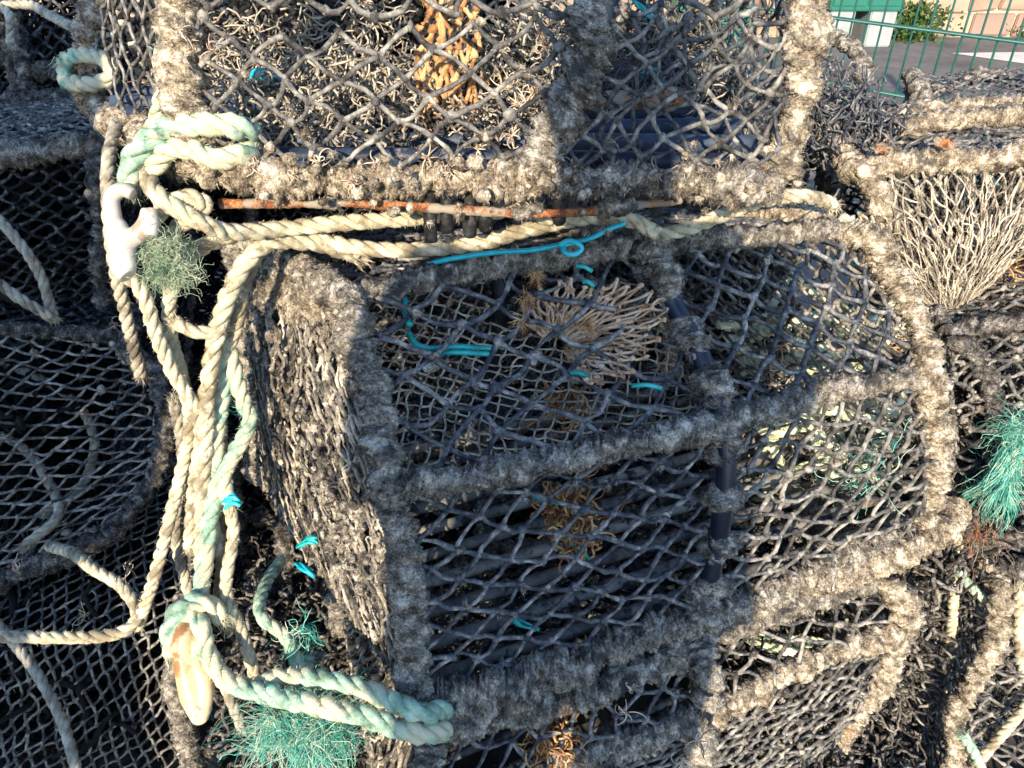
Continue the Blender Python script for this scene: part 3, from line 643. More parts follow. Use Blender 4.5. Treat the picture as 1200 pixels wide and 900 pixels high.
for a_, b_ in ((.22, .28), (.40, .43), (.62, .70), (.80, .9)):
    k0, k1 = int(a_*len(Pb)), int(b_*len(Pb)); mb = MB(); felt_tube(mb, Pb[k0:k1:4], .0085, fib=60000, sides=20, lump=.5, seed=k0); mb.build('felt_band', M['felt'], TC.root)
mb = MB(); a = PH(655, 168, .995); tubes(mb, np.array([a, a+A3(.09, 0, 0), a+A3(.17, .01, 0)])+A3(0, .14, .012), .012, 10); mb.build('steel_bar', M['rust'], TC.root)
# hanging orange eye netting inside
f_, L_, H_ = patch(PF(492, 176, .90), PF(556, 180, .90), PF(484, -40, .97), PF(568, -40, .97), n=A3(0, -.02, 0))
TC.net((f_, L_, H_), 'orange_net', name='entrance_funnel', du=.0068, dv=.0155, tw=.0026, jit=.35, warp=.012, fib=4, rough=.3, label='orange brown eye netting hanging in folds')
mb = MB(); tangle(mb, PF(495, 120, .96), PF(555, 180, .90), 110, .0015, .1); mb.build('funnel_end', M['orange_net'], TC.root)
def weed(root, a, b, n, mat, r=.0018, L=.09, name='dried_weed'):
    r, n, L = r*.6, int(n*1.45), L*1.15
    mb = MB(); tangle(mb, a, b, n, r, L, pts=10, sides=4); o = mb.build(name, M[mat], root); o['kind'] = 'stuff'; return o
weed(TC.root, PF(270, 5, 1.22)+A3(0, .05, 0), PF(480, 120, 1.05), 420, 'twine_pale', .0022, .1)
mb = MB(); tangle(mb, A3(-.5, 1.2, 1.0), A3(.02, 1.32, 1.3), 500, .005, .25, sides=4); mb.build('dark_tangle', M['shade_fill'], TC.root)['kind'] = 'stuff'  # added near-black tangle, painted shade for the gaps in the netting
weed(TC.root, PF(290, 60, 1.12), PF(500, 180, .93), 330, 'twine_pale', .0022, .07)
weed(TC.root, PF(270, 120, 1.1), PF(640, 185, .92), 260, 'felt_string', .003, .06)
weed(TC.root, PF(650, 150, 1.1), PF(890, 195, .92), 150, 'felt_dark', .003, .06)
weed(TC.root, PF(570, 20, 1.1), PF(660, 180, .95), 150, 'felt_string', .0022, .08)
weed(TC.root, PF(650, 10, 1.25), PF(880, 110, 1.1), 260, 'twine_grey', .002, .1)
weed(TC.root, PF(690, 60, 1.15), PF(880, 180, 1.0), 240, 'twine', .0018, .1)
weed(TC.root, PF(790, 60, 1.15), PF(890, 160, 1.0), 70, 'twine_pale', .002, .07)
def teal_scrap(pts, label, r=.006, mat='teal', n=5, name='plastic_scrap'):
    mb = MB(); P, _ = spline(pts, .004)
    for k in range(n):
        o = vvec(P*40+k*7, k)*r*1.4
        tubes(mb, P+o, r*.45*(1+.4*vnoise(P*160, k)), 7)
    return single(name, mb, M[mat], label, 'net scrap', 'teal scraps caught in the creels')
teal_scrap([PZ(278, 97, .95), PZ(300, 88, .94), PZ(318, 92, .94), PZ(335, 98, .95)], 'crumpled turquoise scrap behind wide grey mesh at upper left', mat='teal_blue')
teal_scrap([PZ(500, 120, .97), PZ(515, 140, .96), PZ(530, 148, .96), PZ(548, 150, .96)], 'green scrap hanging across the orange netting of the top creel', r=.005)
teal_scrap([PZ(745, 2, .93), PZ(758, 14, .93), PZ(770, 22, .93)], 'small teal tape scrap high beside the top creel middle hoop', r=.004)
teal_scrap([PZ(750, 88, 1.0), PZ(768, 84, 1.0), PZ(775, 100, 1.0), PZ(760, 104, 1.0)], 'dark turquoise thread wad in the shaded half of the top creel', r=.004)
teal_scrap([PZ(350, 662, .99), PZ(358, 668, .985), PZ(366, 672, .985)], 'tiny turquoise scrap stuck in the sunlit matted end netting', r=.005, mat='teal_blue')
teal_scrap([PZ(350, 640, 1.0), PZ(362, 632, .99), PZ(372, 634, .99)], 'pale green scrap stuck just above the tiny turquoise one', r=.004)
teal_scrap([PZ(262, 590, .92), PZ(272, 586, .92), PZ(280, 594, .92)], 'blue green knot of tape on the hanging rope bundle', r=.005, mat='teal_blue')
teal_scrap([PZ(600, 725, .95), PZ(612, 733, .95), PZ(630, 738, .95)], 'small green scrap lying on the slats inside the central creel', r=.004)
# crusts and hydroid tufts on the frames
def tuft(root, c, nrm, n=12, L=.03, r=.0007, label=None):
    mb = MB(); tendrils(mb, c, nrm, n, L, r); return mb.build('hydroid_tuft', M['stem'], root)
fr = A3(0, -1, .4)
for (x, y, Z, n, L) in [(250, 60, .74, 8, .02), (300, 195, .785, 10, .02), (345, 205, .785, 10, .022), (375, 190, .785, 12, .022), (415, 215, .785, 12, .022), (440, 190, .785, 10, .02), (528, 200, .785, 18, .026),
                        (560, 175, .79, 12, .02), (590, 60, .77, 10, .02), (600, 100, .77, 16, .026), (625, 110, .77, 20, .03), (640, 55, .76, 20, .028), (612, 130, .78, 18, .028), (600, 160, .785, 18, .026), (635, 150, .785, 16, .025),
                        (600, 190, .785, 16, .025), (625, 245, .80, 8, .018), (672, 196, .785, 18, .026), (700, 170, .79, 8, .02), (740, 208, .785, 14, .024), (770, 202, .785, 12, .022), (430, 2, .75, 14, .022), (500, 185, .785, 10, .02), (720, 165, .79, 8, .02)]:
    tuft(TC.root, PZ(x, y, Z), fr, n, L)
for (x, y, Z) in [(213, 12, .735), (218, 40, .74), (195, 90, .86), (120, 20, 1.05), (105, 10, 1.05), (175, 95, .9)]: tuft(TC.root, PZ(x, y, Z), fr, 12, .024)
mb = MB(); pts = []
for a, b in ((tb[0], tb[1]), (tb[1], tb[2])):
    for k in range(60): t = rnd.random(); pts.append(a*(1-t)+b*t+A3(rnd.gauss(0, .006), -.018+rnd.gauss(0, .008), rnd.gauss(0, .018)))
lump_field(mb, np.array(pts), .0025+.005*rng.random(len(pts))**2, 60, stretchn=.7+.6*rng.random((len(pts), 3))); o = mb.build('felted_weed', M['felt_pale'], TC.root); o['kind'] = 'stuff'
# tie straps wound on the base of the top creel
for (x, y, yy, Z) in ((505, 222, 282, .825), (524, 224, 270, .825), (552, 226, 276, .83), (570, 232, 268, .83), (655, 250, 236, .835), (768, 240, 226, .84)):
    mb = MB(); a, b = PZ(x, y, Z), PZ(x+rnd.uniform(-8, 4), yy, Z+.01); P, _ = spline([a+A3(0, .01, 0), a+A3(0, -.008, -.004), (a+b)/2+A3(0, -.01, 0), b], .004); tubes(mb, P, .0075*(1+.2*vnoise(P*200)), 9); mb.build('rubber_tie', M['black_rubber'], TC.root)

# ---- the creel under the central one
l_m0, l_m1, l_m2 = PH(470, 990, .28), PH(826, 838, .28), PH(1058, 735, .28)
l_t0, l_t1, l_t2 = PH(500, 868, .375), PH(806, 752, .375), PH(1030, 676, .385)
dn = lambda p, z, f=.02: A3(p[0], p[1]+f, z)
o1, o2, o3 = A3(-.10, .22, 0), A3(-.14, .36, 0), A3(-.14, .42, 0)
LC = Creel('creel under the central one with drooping felted rails and small tan funnel', [with_back(dn(l_m0, G+.03), l_m0, l_t0), with_back(dn(l_m1, G+.03), l_m1, l_t1), with_back(dn(l_m2, G+.03), l_m2, l_t2)], felt='felt', r=.02, fib=70000, ds=.0022)
LC.hoop(0, r=.022); LC.hoop(2, mat='felt_pale', r=.021)
h1 = LC.H[1]; Pm, sm = spline([h1[0], h1[1], h1[2], h1[3], h1[4], h1[5]], .004); mb = MB(); tubes(mb, Pm, .0125, 16); mp_ = mb.build('hoop', M['pipe'], LC.root)
for a, b in ((6, 98), (103, 150)):
    mb = MB(); felt_tube(mb, Pm[a:b:2], .021, fib=60000, ds=.0025, lump=.45, seed=a); mb.build('felt_band', M['felt'], mp_)
LC.bar('rail', [l_m0, PH(640, 900, .28), PH(760, 862, .28), l_m1], r=.024, lump=.5)
LC.bar('rail', [l_m1, PH(900, 800, .28), PH(985, 758, .28), l_m2], r=.020, mat='felt_pale', lump=.5)
LC.rail(2, r=.018); LC.rail(0, fib=10000); LC.rail(3, fib=10000)
for k in (0, 1):
    LC.net(LC.face(k, 1, .01), 'twine_grey' if k else 'twine', clog=.2, du=.028, dv=.022, fib=3, jit=.25, warp=.02, rot=.2)
    LC.net(LC.face(k, 0, .01), 'twine_grey', clog=.2, du=.026, dv=.018, fib=3, jit=.18, warp=.02, rot=.25)
    LC.net(LC.face(k, 4), 'twine_dark', du=.014, dv=.012); LC.net(LC.face(k, 2), 'twine_dark', du=.018, dv=.016)
LC.net(LC.end(0, .01), 'felt_string', name='end_netting', du=.009, dv=.026, fib=8, jit=.3, warp=.015, rough=.3)
LC.net(LC.end(2, .01), 'twine_grey', name='end_netting', du=.02, dv=.02, fib=2)
f_, L_, H_ = patch(PZ(585, 850, .98), PZ(690, 850, 1.0), PZ(600, 815, 1.02), PZ(720, 812, 1.03), n=A3(0, 0, .03))
LC.net((f_, L_, H_), 'orange_net', name='entrance_funnel', du=.009, dv=.011, tw=.002, jit=.3, fib=3)
mb = MB(); tangle(mb, PZ(625, 850, 1.0), PZ(670, 895, .97), 60, .0015, .08); mb.build('funnel_end', M['orange_net'], LC.root)
LC.slats(7)
for (x, y, Z) in ((820, 868, .86), (740, 805, .93), (735, 835, .93), (800, 890, .86)): tuft(LC.root, PZ(x, y, Z), fr, 12, .022)

# ---- creels of the right hand stack
def side_creel(label, t0, t1, b0, b1, off, felt, r=.02, front='twine_grey', mid=None, **k):
    t0, t1, b0, b1, off = map(np.asarray, (t0, t1, b0, b1, off))
    def nodes(b, t):
        m_ = b*.45+t*.55+A3(0, -.015, 0); return [b, m_, t, t+off, m_+off*1.1, b+off*1.1]
    return Creel(label, [nodes(b0, t0), nodes((b0+b1)/2, (t0+t1)/2+A3(0, 0, .004)), nodes(b1, t1)], felt=felt, r=r, **k)
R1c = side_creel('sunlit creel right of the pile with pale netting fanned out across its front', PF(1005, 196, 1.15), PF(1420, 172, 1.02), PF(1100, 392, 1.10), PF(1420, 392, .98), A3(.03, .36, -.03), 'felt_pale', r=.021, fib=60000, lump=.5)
for i in (0, 2): R1c.hoop(i)
R1c.rail(2, r=.019); R1c.rail(3, r=.017); R1c.rail(0, mat='felt_dark', r=.018)
R1c.bar('rail', [PF(985, 175, 1.30), PF(1060, 150, 1.30), PF(1130, 140, 1.28), PF(1280, 135, 1.22)], r=.017)
for k in (0, 1):
    R1c.net(R1c.face(k, 2), 'twine_grey', du=.022, dv=.018, tw=.0026, fib=4, jit=.2, warp=.02)
    R1c.net(R1c.face(k, 2, -.02), 'twine', du=.016, dv=.014, tw=.0026, fib=4, jit=.3, warp=.02)
    R1c.net(R1c.face(k, 4), 'twine_dark', du=.012, dv=.012); 
R1c.net(R1c.face(1, 0), 'twine_grey', du=.024, dv=.02, tw=.0018)
cn = PF(1112, 376, 1.06)
arc = [PF(x, y, 1.10) for x, y in ((1010, 330), (1012, 270), (1030, 215), (1070, 200), (1110, 195), (1150, 190), (1195, 185), (1230, 200), (1250, 250))]
arc_s, _ = spline(arc, .02); inn = [cn+unit(p-cn)*.018 for p in arc_s]
fa, _, _ = strip(inn, list(arc_s), n=A3(0, -.03, 0))
R1c.net((fa, .2, .42), 'twine_pale', name='entrance_funnel', du=.017, dv=.0095, tw=.0010, jit=.34, warp=.012, fib=6, rough=.35, label='pale netting gathered into a fan')
R1c.net((lambda u, v: fa(u, v)+A3(0, .03, 0), .2, .42), 'felt_string', name='inner_netting', du=.018, dv=.006, tw=.0022, jit=.3, warp=.02, fib=4)
mb = MB(); strings(mb, lambda u, v: fa(v, u), 55, .0010, (0, .5), (.2, .6), .009, .004); strings(mb, lambda u, v: fa(v, u)+A3(0, .02, 0), 14, .0013, (0, .2), (.2, .5), .008, .006); mb.build('matted_string', M['twine_pale'], R1c.root)['kind'] = 'stuff'
weed(R1c.root, PF(1010, 215, 1.25), PF(1200, 360, 1.12), 260, 'felt_dark', .003, .12)
weed(R1c.root, PF(1140, 300, 1.12), PF(1220, 370, 1.08), 60, 'orange_net', .0022, .07)
weed(R1c.root, PF(930, 110, 1.4), PF(1050, 185, 1.22), 200, 'twine', .003, .12, name='dark_tangle')
for k in range(3):
    x, y = ((1034, 176), (1108, 168), (1190, 196))[k]; mb = MB(); blobs(mb, PF(x, y, 1.113)+A3(0, .004, 0), [(.008, .009, .006)[k]], ICO3, 1.1, 3.1, stretch=A3([1.2, 1, .8])); mb.build('rust_patch', M['rust'], R1c.root)
# twisted thick wrapping of the darker creel under it
R2c = side_creel('dark creel at right under the fan netting with spiral wrapped black hoop', PF(1112, 388, 1.00), PF(1420, 360, .90), PF(1118, 640, .88), PF(1420, 600, .80), A3(.05, .42, 0), 'felt_dark', r=.019, fib=40000)
h = R2c.H[0]; hoop2 = [h[0], PF(1150, 600, .88), PF(1166, 550, .90), PF(1170, 500, .92), PF(1160, 450, .95), PF(1138, 410, .98), h[2], h[3], h[4], h[5]]
R2c.bar('hoop', hoop2, r=.015, pitch=.028, ridge=.5, lump=.15, fib=25000)
R2c.hoop(2); R2c.rail(2, r=.016); R2c.rail(0, r=.017); R2c.rail(3)
for k in (0, 1):
    R2c.net(R2c.face(k, 1), 'twine_grey', clog=.3, du=.020, dv=.013, fib=3, jit=.25, warp=.03); R2c.net(R2c.face(k, 0), 'twine_dark', du=.020, dv=.013, fib=3, jit=.25, warp=.03)
    R2c.net(R2c.face(k, 4), 'twine_dark', du=.012, dv=.012); R2c.net(R2c.face(k, 2), 'twine_grey', du=.02, dv=.012, fib=2)
R2c.net(R2c.end(0, .02), 'twine_grey', name='end_netting', du=.014, dv=.014, tw=.002, fib=4, jit=.3)
weed(R2c.root, PF(1100, 400, 1.1), PF(1200, 600, .95), 420, 'felt_dark', .003, .12, name='dark_tangle')
R3c = side_creel('lowest creel at right with thick spiral wrapped corner and snarled netting', PF(1165, 672, .84), PF(1420, 640, .76), PF(1105, 948, .71), PF(1420, 968, .66), A3(.05, .42, 0), 'felt_dark', r=.019, fib=40000)
h = R3c.H[0]; R3c.bar('hoop', [h[0], PF(1120, 880, .73), PF(1118, 845, .745), PF(1140, 800, .765), PF(1165, 755, .785), PF(1172, 715, .81), h[2], h[3], h[4]], r=.018, pitch=.03, ridge=.45, lump=.25, fib=30000, mat='felt_pale')
R3c.hoop(2); R3c.rail(2, r=.018); R3c.rail(0)
for k in (0, 1):
    R3c.net(R3c.face(k, 1), 'twine_grey', clog=.3, du=.020, dv=.014, fib=3, jit=.25, warp=.03); R3c.net(R3c.face(k, 0), 'twine_grey', du=.024, dv=.017, fib=2, jit=.25, warp=.03)
    R3c.net(R3c.face(k, 4), 'twine_dark', du=.012, dv=.012); R3c.net(R3c.face(k, 2), 'twine_dark', du=.02, dv=.012)
R3c.net(R3c.end(0, .02), 'twine_grey', name='end_netting', du=.014, dv=.014, tw=.002, fib=4, jit=.3)
weed(R3c.root, PF(1110, 700, 1.0), PF(1250, 900, .85), 420, 'felt_dark', .003, .12, name='dark_tangle')
# far right creels, the mesh through which the road shows
R4c = side_creel('creel behind at far right, road showing through its dark square mesh', PF(1085, 128, 1.60), PF(1330, 124, 1.42), PF(1085, 185, 1.58), PF(1330, 185, 1.40), A3(.0, .10, .045), 'felt', r=.018, fib=30000, ds=.003, sides=24)
R4c.rail(2, r=.012); R4c.bar('rail', [R4c.H[0][3], PF(1095, 104, 1.70), PF(1140, 88, 1.72), PF(1180, 90, 1.68), PF(1220, 100, 1.62), R4c.H[2][3]], r=.017); R4c.hoop(0); R4c.hoop(2)
for k in (0, 1): R4c.net(R4c.face(k, 2), 'twine', du=.017, dv=.010, tw=.002, knot=2.2, jit=.06, warp=.004); R4c.net(R4c.face(k, 0), 'twine_dark', du=.012, dv=.012)
R5c = side_creel('small curved creel end rising behind the right post of the top creel', PF(952, 52, 1.75), PF(1012, 90, 1.55), PF(935, 120, 1.7), PF(1012, 130, 1.55), A3(-.03, .06, .0), 'felt', r=.016, fib=30000, ds=.003, sides=24)
R5c.bar('rail', [PF(930, 60, 1.72), PF(962, 38, 1.72), PF(990, 50, 1.66), PF(1008, 66, 1.6), PF(1012, 95, 1.55)], r=.017); R5c.rail(0)
for k in (0, 1): R5c.net(R5c.face(k, 0), 'twine', du=.012, dv=.010, tw=.002); R5c.net(R5c.face(k, 1), 'twine', du=.012, dv=.010, tw=.002)
# pot rope coiled inside the right half of the central creel and the one below
def coil(label, a, b, n, mat, r=.006, turns=14, loose=.3):
    mb = MB(); lo, hi = np.minimum(a, b), np.maximum(a, b); c = (lo+hi)/2; e = (hi-lo)/2; pts = []
    for k in range(n):
        ang = 2*np.pi*k/turns; q = c+A3(math.cos(ang)*e[0]*(.55+.45*rnd.random()), math.sin(ang)*e[1]*(.55+.45*rnd.random()), -e[2]+2*e[2]*k/n+rnd.gauss(0, e[2]*loose)); pts.append(q)
    rope(mb, pts, r, fib=4000, sides=6, ds=.005); return single('coiled_rope', mb, M[mat], label, 'rope', 'pot ropes stowed inside creels')
coil('pale yellow green rope coiled inside the right half of the central creel', PF(870, 620, .93)+A3(0, 0, .02), PF(1080, 430, 1.05)+A3(-.03, 0, 0), 90, 'coil_green', .008)
coil('cream rope heaped high in the upper right of the central creel', PF(850, 470, 1.02), PF(1040, 330, 1.2), 70, 'coil_green', .007)
coil('yellow green rope bundled inside the creel under the central one', PF(870, 780, .86), PF(1030, 690, 1.0), 90, 'coil_green')
weed(C.root, PF(860, 600, 1.0), PF(1080, 340, 1.15), 170, 'twine_pale', .002, .08)
weed(C.root, PF(860, 600, 1.0), PF(1080, 340, 1.1), 70, 'orange_net', .0025, .06)
weed(C.root, PF(890, 640, .93), PF(1080, 500, .9), 120, 'twine_grey', .0012, .06)
weed(LC.root, PF(860, 880, .85), PF(1060, 740, .9), 160, 'twine_dark', .003, .1)

def heap(label, a, b, n, mat='felt_dark', r=.003, L=.13):
    mb = MB(); tangle(mb, a, b, n, r, L, pts=12, sides=5); k = n*3
    fibres(mb, a+(b-a)*rng.random((k, 3)), rng.normal(size=(k, 3)), .012, .0009, .9); return single('net_heap', mb, M[mat], label, 'net heap', 'snarled dark netting stuffed in the gaps')
heap('snarled dark netting packed between the lower central creel and the right stack', A3(.57, .82, G+.01), A3(.78, 1.15, .40), 1500)
heap('low snarl of dark netting on the quay before the lower right creels', A3(.40, .60, G+.01), A3(.74, .95, G+.07), 900)
heap('dark netting heaped under the matted end of the central creel', A3(-.50, .72, G+.01), A3(-.16, 1.05, .22), 1400)
mb = MB(); f_, L_, H_ = patch(PF(1050, 900, .80), PF(1150, 905, .80), PF(1085, 620, .95), PF(1175, 630, .95), n=A3(.0, -.05, 0)); net(mb, (f_, L_*1.5, H_), .016, .013, tw=.0022, jit=.35, warp=.05, slack=.02, fib=5)
single('loose_netting', mb, M['twine_grey'], 'slack grey netting hanging between the lower creel and the spiral wrapped post', 'netting')
# ---- creels of the shaded left hand stack
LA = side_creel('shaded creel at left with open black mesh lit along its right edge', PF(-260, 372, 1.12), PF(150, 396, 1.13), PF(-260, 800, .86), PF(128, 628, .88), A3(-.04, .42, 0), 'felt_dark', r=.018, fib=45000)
h = LA.H[2]; LA.bar('hoop', [h[0], PF(165, 580, .91), PF(190, 530, .95), PF(192, 480, 1.0), PF(178, 430, 1.06), h[2], h[3], h[4], h[5]], r=.017)
LA.hoop(0, fib=5000); LA.rail(2, r=.014); LA.rail(0, r=.017)
for k in (0, 1):
    f_, L_, H_ = LA.face(k, 0); 
g = strip([LA.H[0][0], LA.H[0][1], LA.H[0][2]], [h[0], PF(188, 520, .96), h[2]], n=A3(0, -.02, .01))
LA.net(g, 'twine_grey', clog=.06, du=.031, dv=.021, rot=.25, tw=.0023, jit=.08, warp=.01, knot=1.6, fib=1)
LA.net(LA.face(0, 2), 'twine_dark', du=.02, dv=.016); LA.net(LA.face(1, 2), 'twine_dark', du=.02, dv=.016); LA.net(LA.face(0, 4), 'twine_dark', du=.01, dv=.01); LA.net(LA.face(1, 4), 'twine_dark', du=.01, dv=.01)
LA.net(LA.end(2), 'twine_dark', name='end_netting', du=.02, dv=.014)
for (x, y, Z) in ((135, 380, 1.3), (150, 665, 1.1), (100, 720, 1.2), (15, 660, 1.0)): tuft(LA.root, PZ(x, y, Z), fr, 10, .025)
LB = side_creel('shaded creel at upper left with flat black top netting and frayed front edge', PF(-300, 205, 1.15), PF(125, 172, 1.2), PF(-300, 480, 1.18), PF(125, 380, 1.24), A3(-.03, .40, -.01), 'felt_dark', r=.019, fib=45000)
LB.hoop(0, fib=3000); LB.hoop(2); LB.rail(2, mat='felt', r=.021); LB.rail(3, fib=10000); LB.rail(0, fib=10000)
for k in (0, 1):
    LB.net(LB.face(k, 2, .01), 'twine_grey', du=.016, dv=.012, tw=.0025, fib=2); LB.net(LB.face(k, 0), 'twine_dark', du=.018, dv=.014); LB.net(LB.face(k, 1), 'twine_dark', du=.018, dv=.014); LB.net(LB.face(k, 4), 'twine_dark', du=.01, dv=.01)
    LB.net(LB.face(k, 2, -.02), 'twine_dark', du=.012, dv=.010, tw=.0025)
LB.net(LB.end(2), 'twine_dark', name='end_netting', du=.016, dv=.014)
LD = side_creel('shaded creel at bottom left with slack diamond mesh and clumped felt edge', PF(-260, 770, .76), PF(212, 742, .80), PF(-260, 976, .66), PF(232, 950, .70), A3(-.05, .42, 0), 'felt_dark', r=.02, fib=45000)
LD.hoop(2, r=.02, mat='felt'); LD.hoop(0, fib=3000); LD.rail(0, fib=10000); LD.rail(3, fib=10000)
g = strip([LD.H[0][0], LD.H[0][1], LD.H[0][2]], [LD.H[2][0], LD.H[2][1], LD.H[2][2]], n=A3(0, -.02, .01)); LD.net(g, 'twine_grey', du=.012, dv=.020, rot=-.3, tw=.0022, jit=.15, warp=.015, fib=2)
for k in (0, 1):
    LD.net(LD.face(k, 2), 'twine_grey', du=.013, dv=.019, tw=.0022, rot=-.3, jit=.15); LD.net(LD.face(k, 4), 'twine_dark', du=.01, dv=.01)
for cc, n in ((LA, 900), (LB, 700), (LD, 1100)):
    cc.fill(n, .005, 'shade_fill', seglen=.3, sides=4)  # dark stuffing added so the insides look deeply shaded
# plain creels deeper in the pile, dark and seldom seen; one is built, the others are copies
def copy_tree(o, parent=None):
    c = o.copy(); COL.objects.link(c); c.parent = parent
    for ch in list(o.children): copy_tree(ch, c)
    return c
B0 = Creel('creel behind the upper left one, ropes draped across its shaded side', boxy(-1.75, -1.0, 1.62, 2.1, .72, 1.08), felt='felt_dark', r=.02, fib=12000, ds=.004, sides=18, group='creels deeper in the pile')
for i in (0, 1, 2): B0.hoop(i)
for j in (0, 1, 2, 3): B0.rail(j)
for k in (0, 1):
    B0.net(B0.face(k, 0), 'twine_dark', du=.018, dv=.015, tw=.003); B0.net(B0.face(k, 1), 'twine_dark', du=.018, dv=.015, tw=.003); B0.net(B0.face(k, 2), 'twine_dark', du=.014, dv=.012, tw=.003); B0.net(B0.face(k, 4), 'twine_dark', du=.008, dv=.008, tw=.003)
B0.net(B0.end(0), 'twine_dark', name='end_netting', du=.02, dv=.015, tw=.003); B0.net(B0.end(2), 'twine_dark', name='end_netting', du=.02, dv=.015, tw=.003)
B0.fill(620, .006, 'shade_fill', seglen=.4, sides=4)  # added black filling stands in for shade and stops light showing through
bl = B0.root.location.copy()
for dx, dy, dz, yaw, lab in ((.02, .0, .365, .03, 'creel topmost in the shaded upper left corner behind the hanging ropes'), (0, 0, -.365, -.04, 'creel low in the shaded left stack behind the mesh'), (.0, 0, -.84, .05, 'bottom creel of the shaded left stack'),
                             (.0, .52, .34, .03, 'creel at the back of the dark upper left corner'),
                             (.78, -.02, -.02, .05, 'creel in the gap behind the hanging rope bundle'), (.80, 0, -.39, -.05, 'creel behind the central one at the same height'), (.78, .02, -.84, .03, 'creel on the ground behind the pile'),
                             (1.58, -.16, -.26, -.12, 'creel behind the right end of the central one'), (1.60, -.2, -.62, .1, 'creel low behind the right hand stack'), (1.30, -.62, -.84, .15, 'creel on the ground directly behind the lowest central one'), (2.15, -.55, -.84, .2, 'creel on the ground behind the lowest right hand one'), (.62, -.42, -.84, -.1, 'creel on the ground behind the hanging ropes'),
                             (.05, -.5, -.66, .06, 'creel on the ground under the left mesh creel')):
    c = copy_tree(B0.root); c.location = (bl[0]+dx, bl[1]+dy, max(bl[2]+dz, G+.03)); c.rotation_euler.z = yaw; c['label'] = lab

# ------------------------------------------------------------------ ropes, toggles and net scraps, each a thing of its own
def rope_thing(label, pts, r=.0095, mat='rope', group='cream ropes lashed round the creels', name='rope', **k):
    mb = MB(); rope(mb, pts, r*.9, **k); return single(name, mb, M[mat], label, 'rope', group)
Fp = lambda F, *xy: [PF(x, y, F) for x, y in xy]
Hp = lambda h, *xy: [PH(x, y, h) for x, y in xy]
rope_thing('thick cream rope running straight from the toggle along the rusty bar', [PZ(168, 200, .80), PZ(178, 222, .79), PZ(205, 243, .79), PZ(240, 262, .80), PZ(275, 272, .83), PZ(340, 268, .865), PZ(430, 258, .87), PZ(520, 251, .875), PZ(610, 247, .88), PZ(645, 258, .90)], .0098)
rope_thing('cream rope sagging just below the straight one and ending in a frayed tip', [PZ(205, 290, .84), PZ(235, 292, .85), PZ(270, 277, .875), PZ(320, 270, .90), PZ(400, 288, .905), PZ(480, 292, .905), PZ(560, 286, .905), PZ(620, 270, .91), PZ(690, 256, .915), PZ(740, 258, .915), PZ(772, 274, .92)], .0098)
rope_thing('cream rope rising from the felted top rail to the right post of the top creel', [PZ(770, 275, .95), PZ(810, 266, .95), PZ(860, 248, .94), PZ(905, 234, .935), PZ(945, 231, .94), PZ(975, 240, .97)], .0095)
rope_thing('short cream rope end looped back over the others beside the toggle', [PZ(175, 262, .82), PZ(195, 240, .80), PZ(222, 230, .80), PZ(238, 240, .80), PZ(215, 262, .825), PZ(188, 285, .84)], .0095)
rope_thing('cream rope bending down from the horizontal ropes across the matted end', [PZ(420, 300, .93), PZ(360, 286, .90), PZ(318, 286, .88), PZ(292, 305, .87), PZ(270, 345, .875), PZ(252, 400, .90), PZ(243, 455, .92), PZ(239, 520, .94), PZ(237, 590, .965), PZ(236, 650, .985), PZ(238, 720, 1.0)], .0108)
rope_thing('second cream rope lying close behind the bending one', [PZ(300, 300, .90), PZ(285, 340, .90), PZ(276, 385, .92), PZ(255, 430, .95), PZ(238, 500, .97), PZ(226, 580, .99), PZ(222, 640, 1.0)], .0092)
rope_thing('cream rope hanging in a slack line from the white toggle', [PZ(150, 320, .83), PZ(168, 345, .85), PZ(183, 395, .88), PZ(203, 440, .91), PZ(228, 480, .93), PZ(238, 530, .96), PZ(246, 600, .985), PZ(262, 660, 1.0), PZ(268, 730, 1.02)], .0090)
rope_thing('cream rope crossing the slack line from right to left under the toggle', [PZ(228, 296, .85), PZ(208, 325, .86), PZ(198, 355, .88), PZ(200, 400, .91), PZ(212, 440, .94), PZ(222, 500, .97), PZ(210, 560, .99), PZ(192, 630, 1.0), PZ(172, 705, 1.02), PZ(160, 735, 1.07)], .0086)
rope_thing('short white rope stub poking left out of the hanging bundle', [PZ(206, 378, .88), PZ(222, 388, .88), PZ(244, 390, .885), PZ(262, 380, .90)], .0085)
rope_thing('dull rope hanging at the far left of the bundle', [PZ(135, 150, .95), PZ(126, 200, .90), PZ(130, 270, .90), PZ(137, 320, .92), PZ(150, 380, .97), PZ(165, 440, 1.03)], .0085, 'rope_dirty')
rope_thing('rope with an end hanging straight at right of the bundle towards the lower toggle', [PZ(255, 560, .97), PZ(274, 620, .98), PZ(266, 690, .97), PZ(284, 740, .98), PZ(298, 790, .98)], .0085)
rope_thing('thin cream rope strand between the two straight hanging ropes', [PZ(262, 500, .99), PZ(258, 580, 1.0), PZ(260, 640, 1.0), PZ(254, 700, 1.01)], .006)
rope_thing('dull rope hanging vertically in shadow beside the left mesh creel', [PZ(205, 470, 1.02), PZ(215, 540, 1.04), PZ(205, 620, 1.06), PZ(222, 700, 1.08), PZ(246, 760, 1.08), PZ(285, 850, 1.05)], .0085, 'rope_dirty')
g2 = 'dirty ropes in the shaded left stack'
rope_thing('dirty rope loop lying across the gap at lower left', [PZ(-40, 746, 1.02), PZ(40, 748, 1.02), PZ(110, 748, 1.02), PZ(150, 738, 1.03), PZ(160, 715, 1.04), PZ(140, 685, 1.06), PZ(110, 665, 1.08), PZ(85, 648, 1.13), PZ(60, 640, 1.24)], .0088, 'rope', g2)
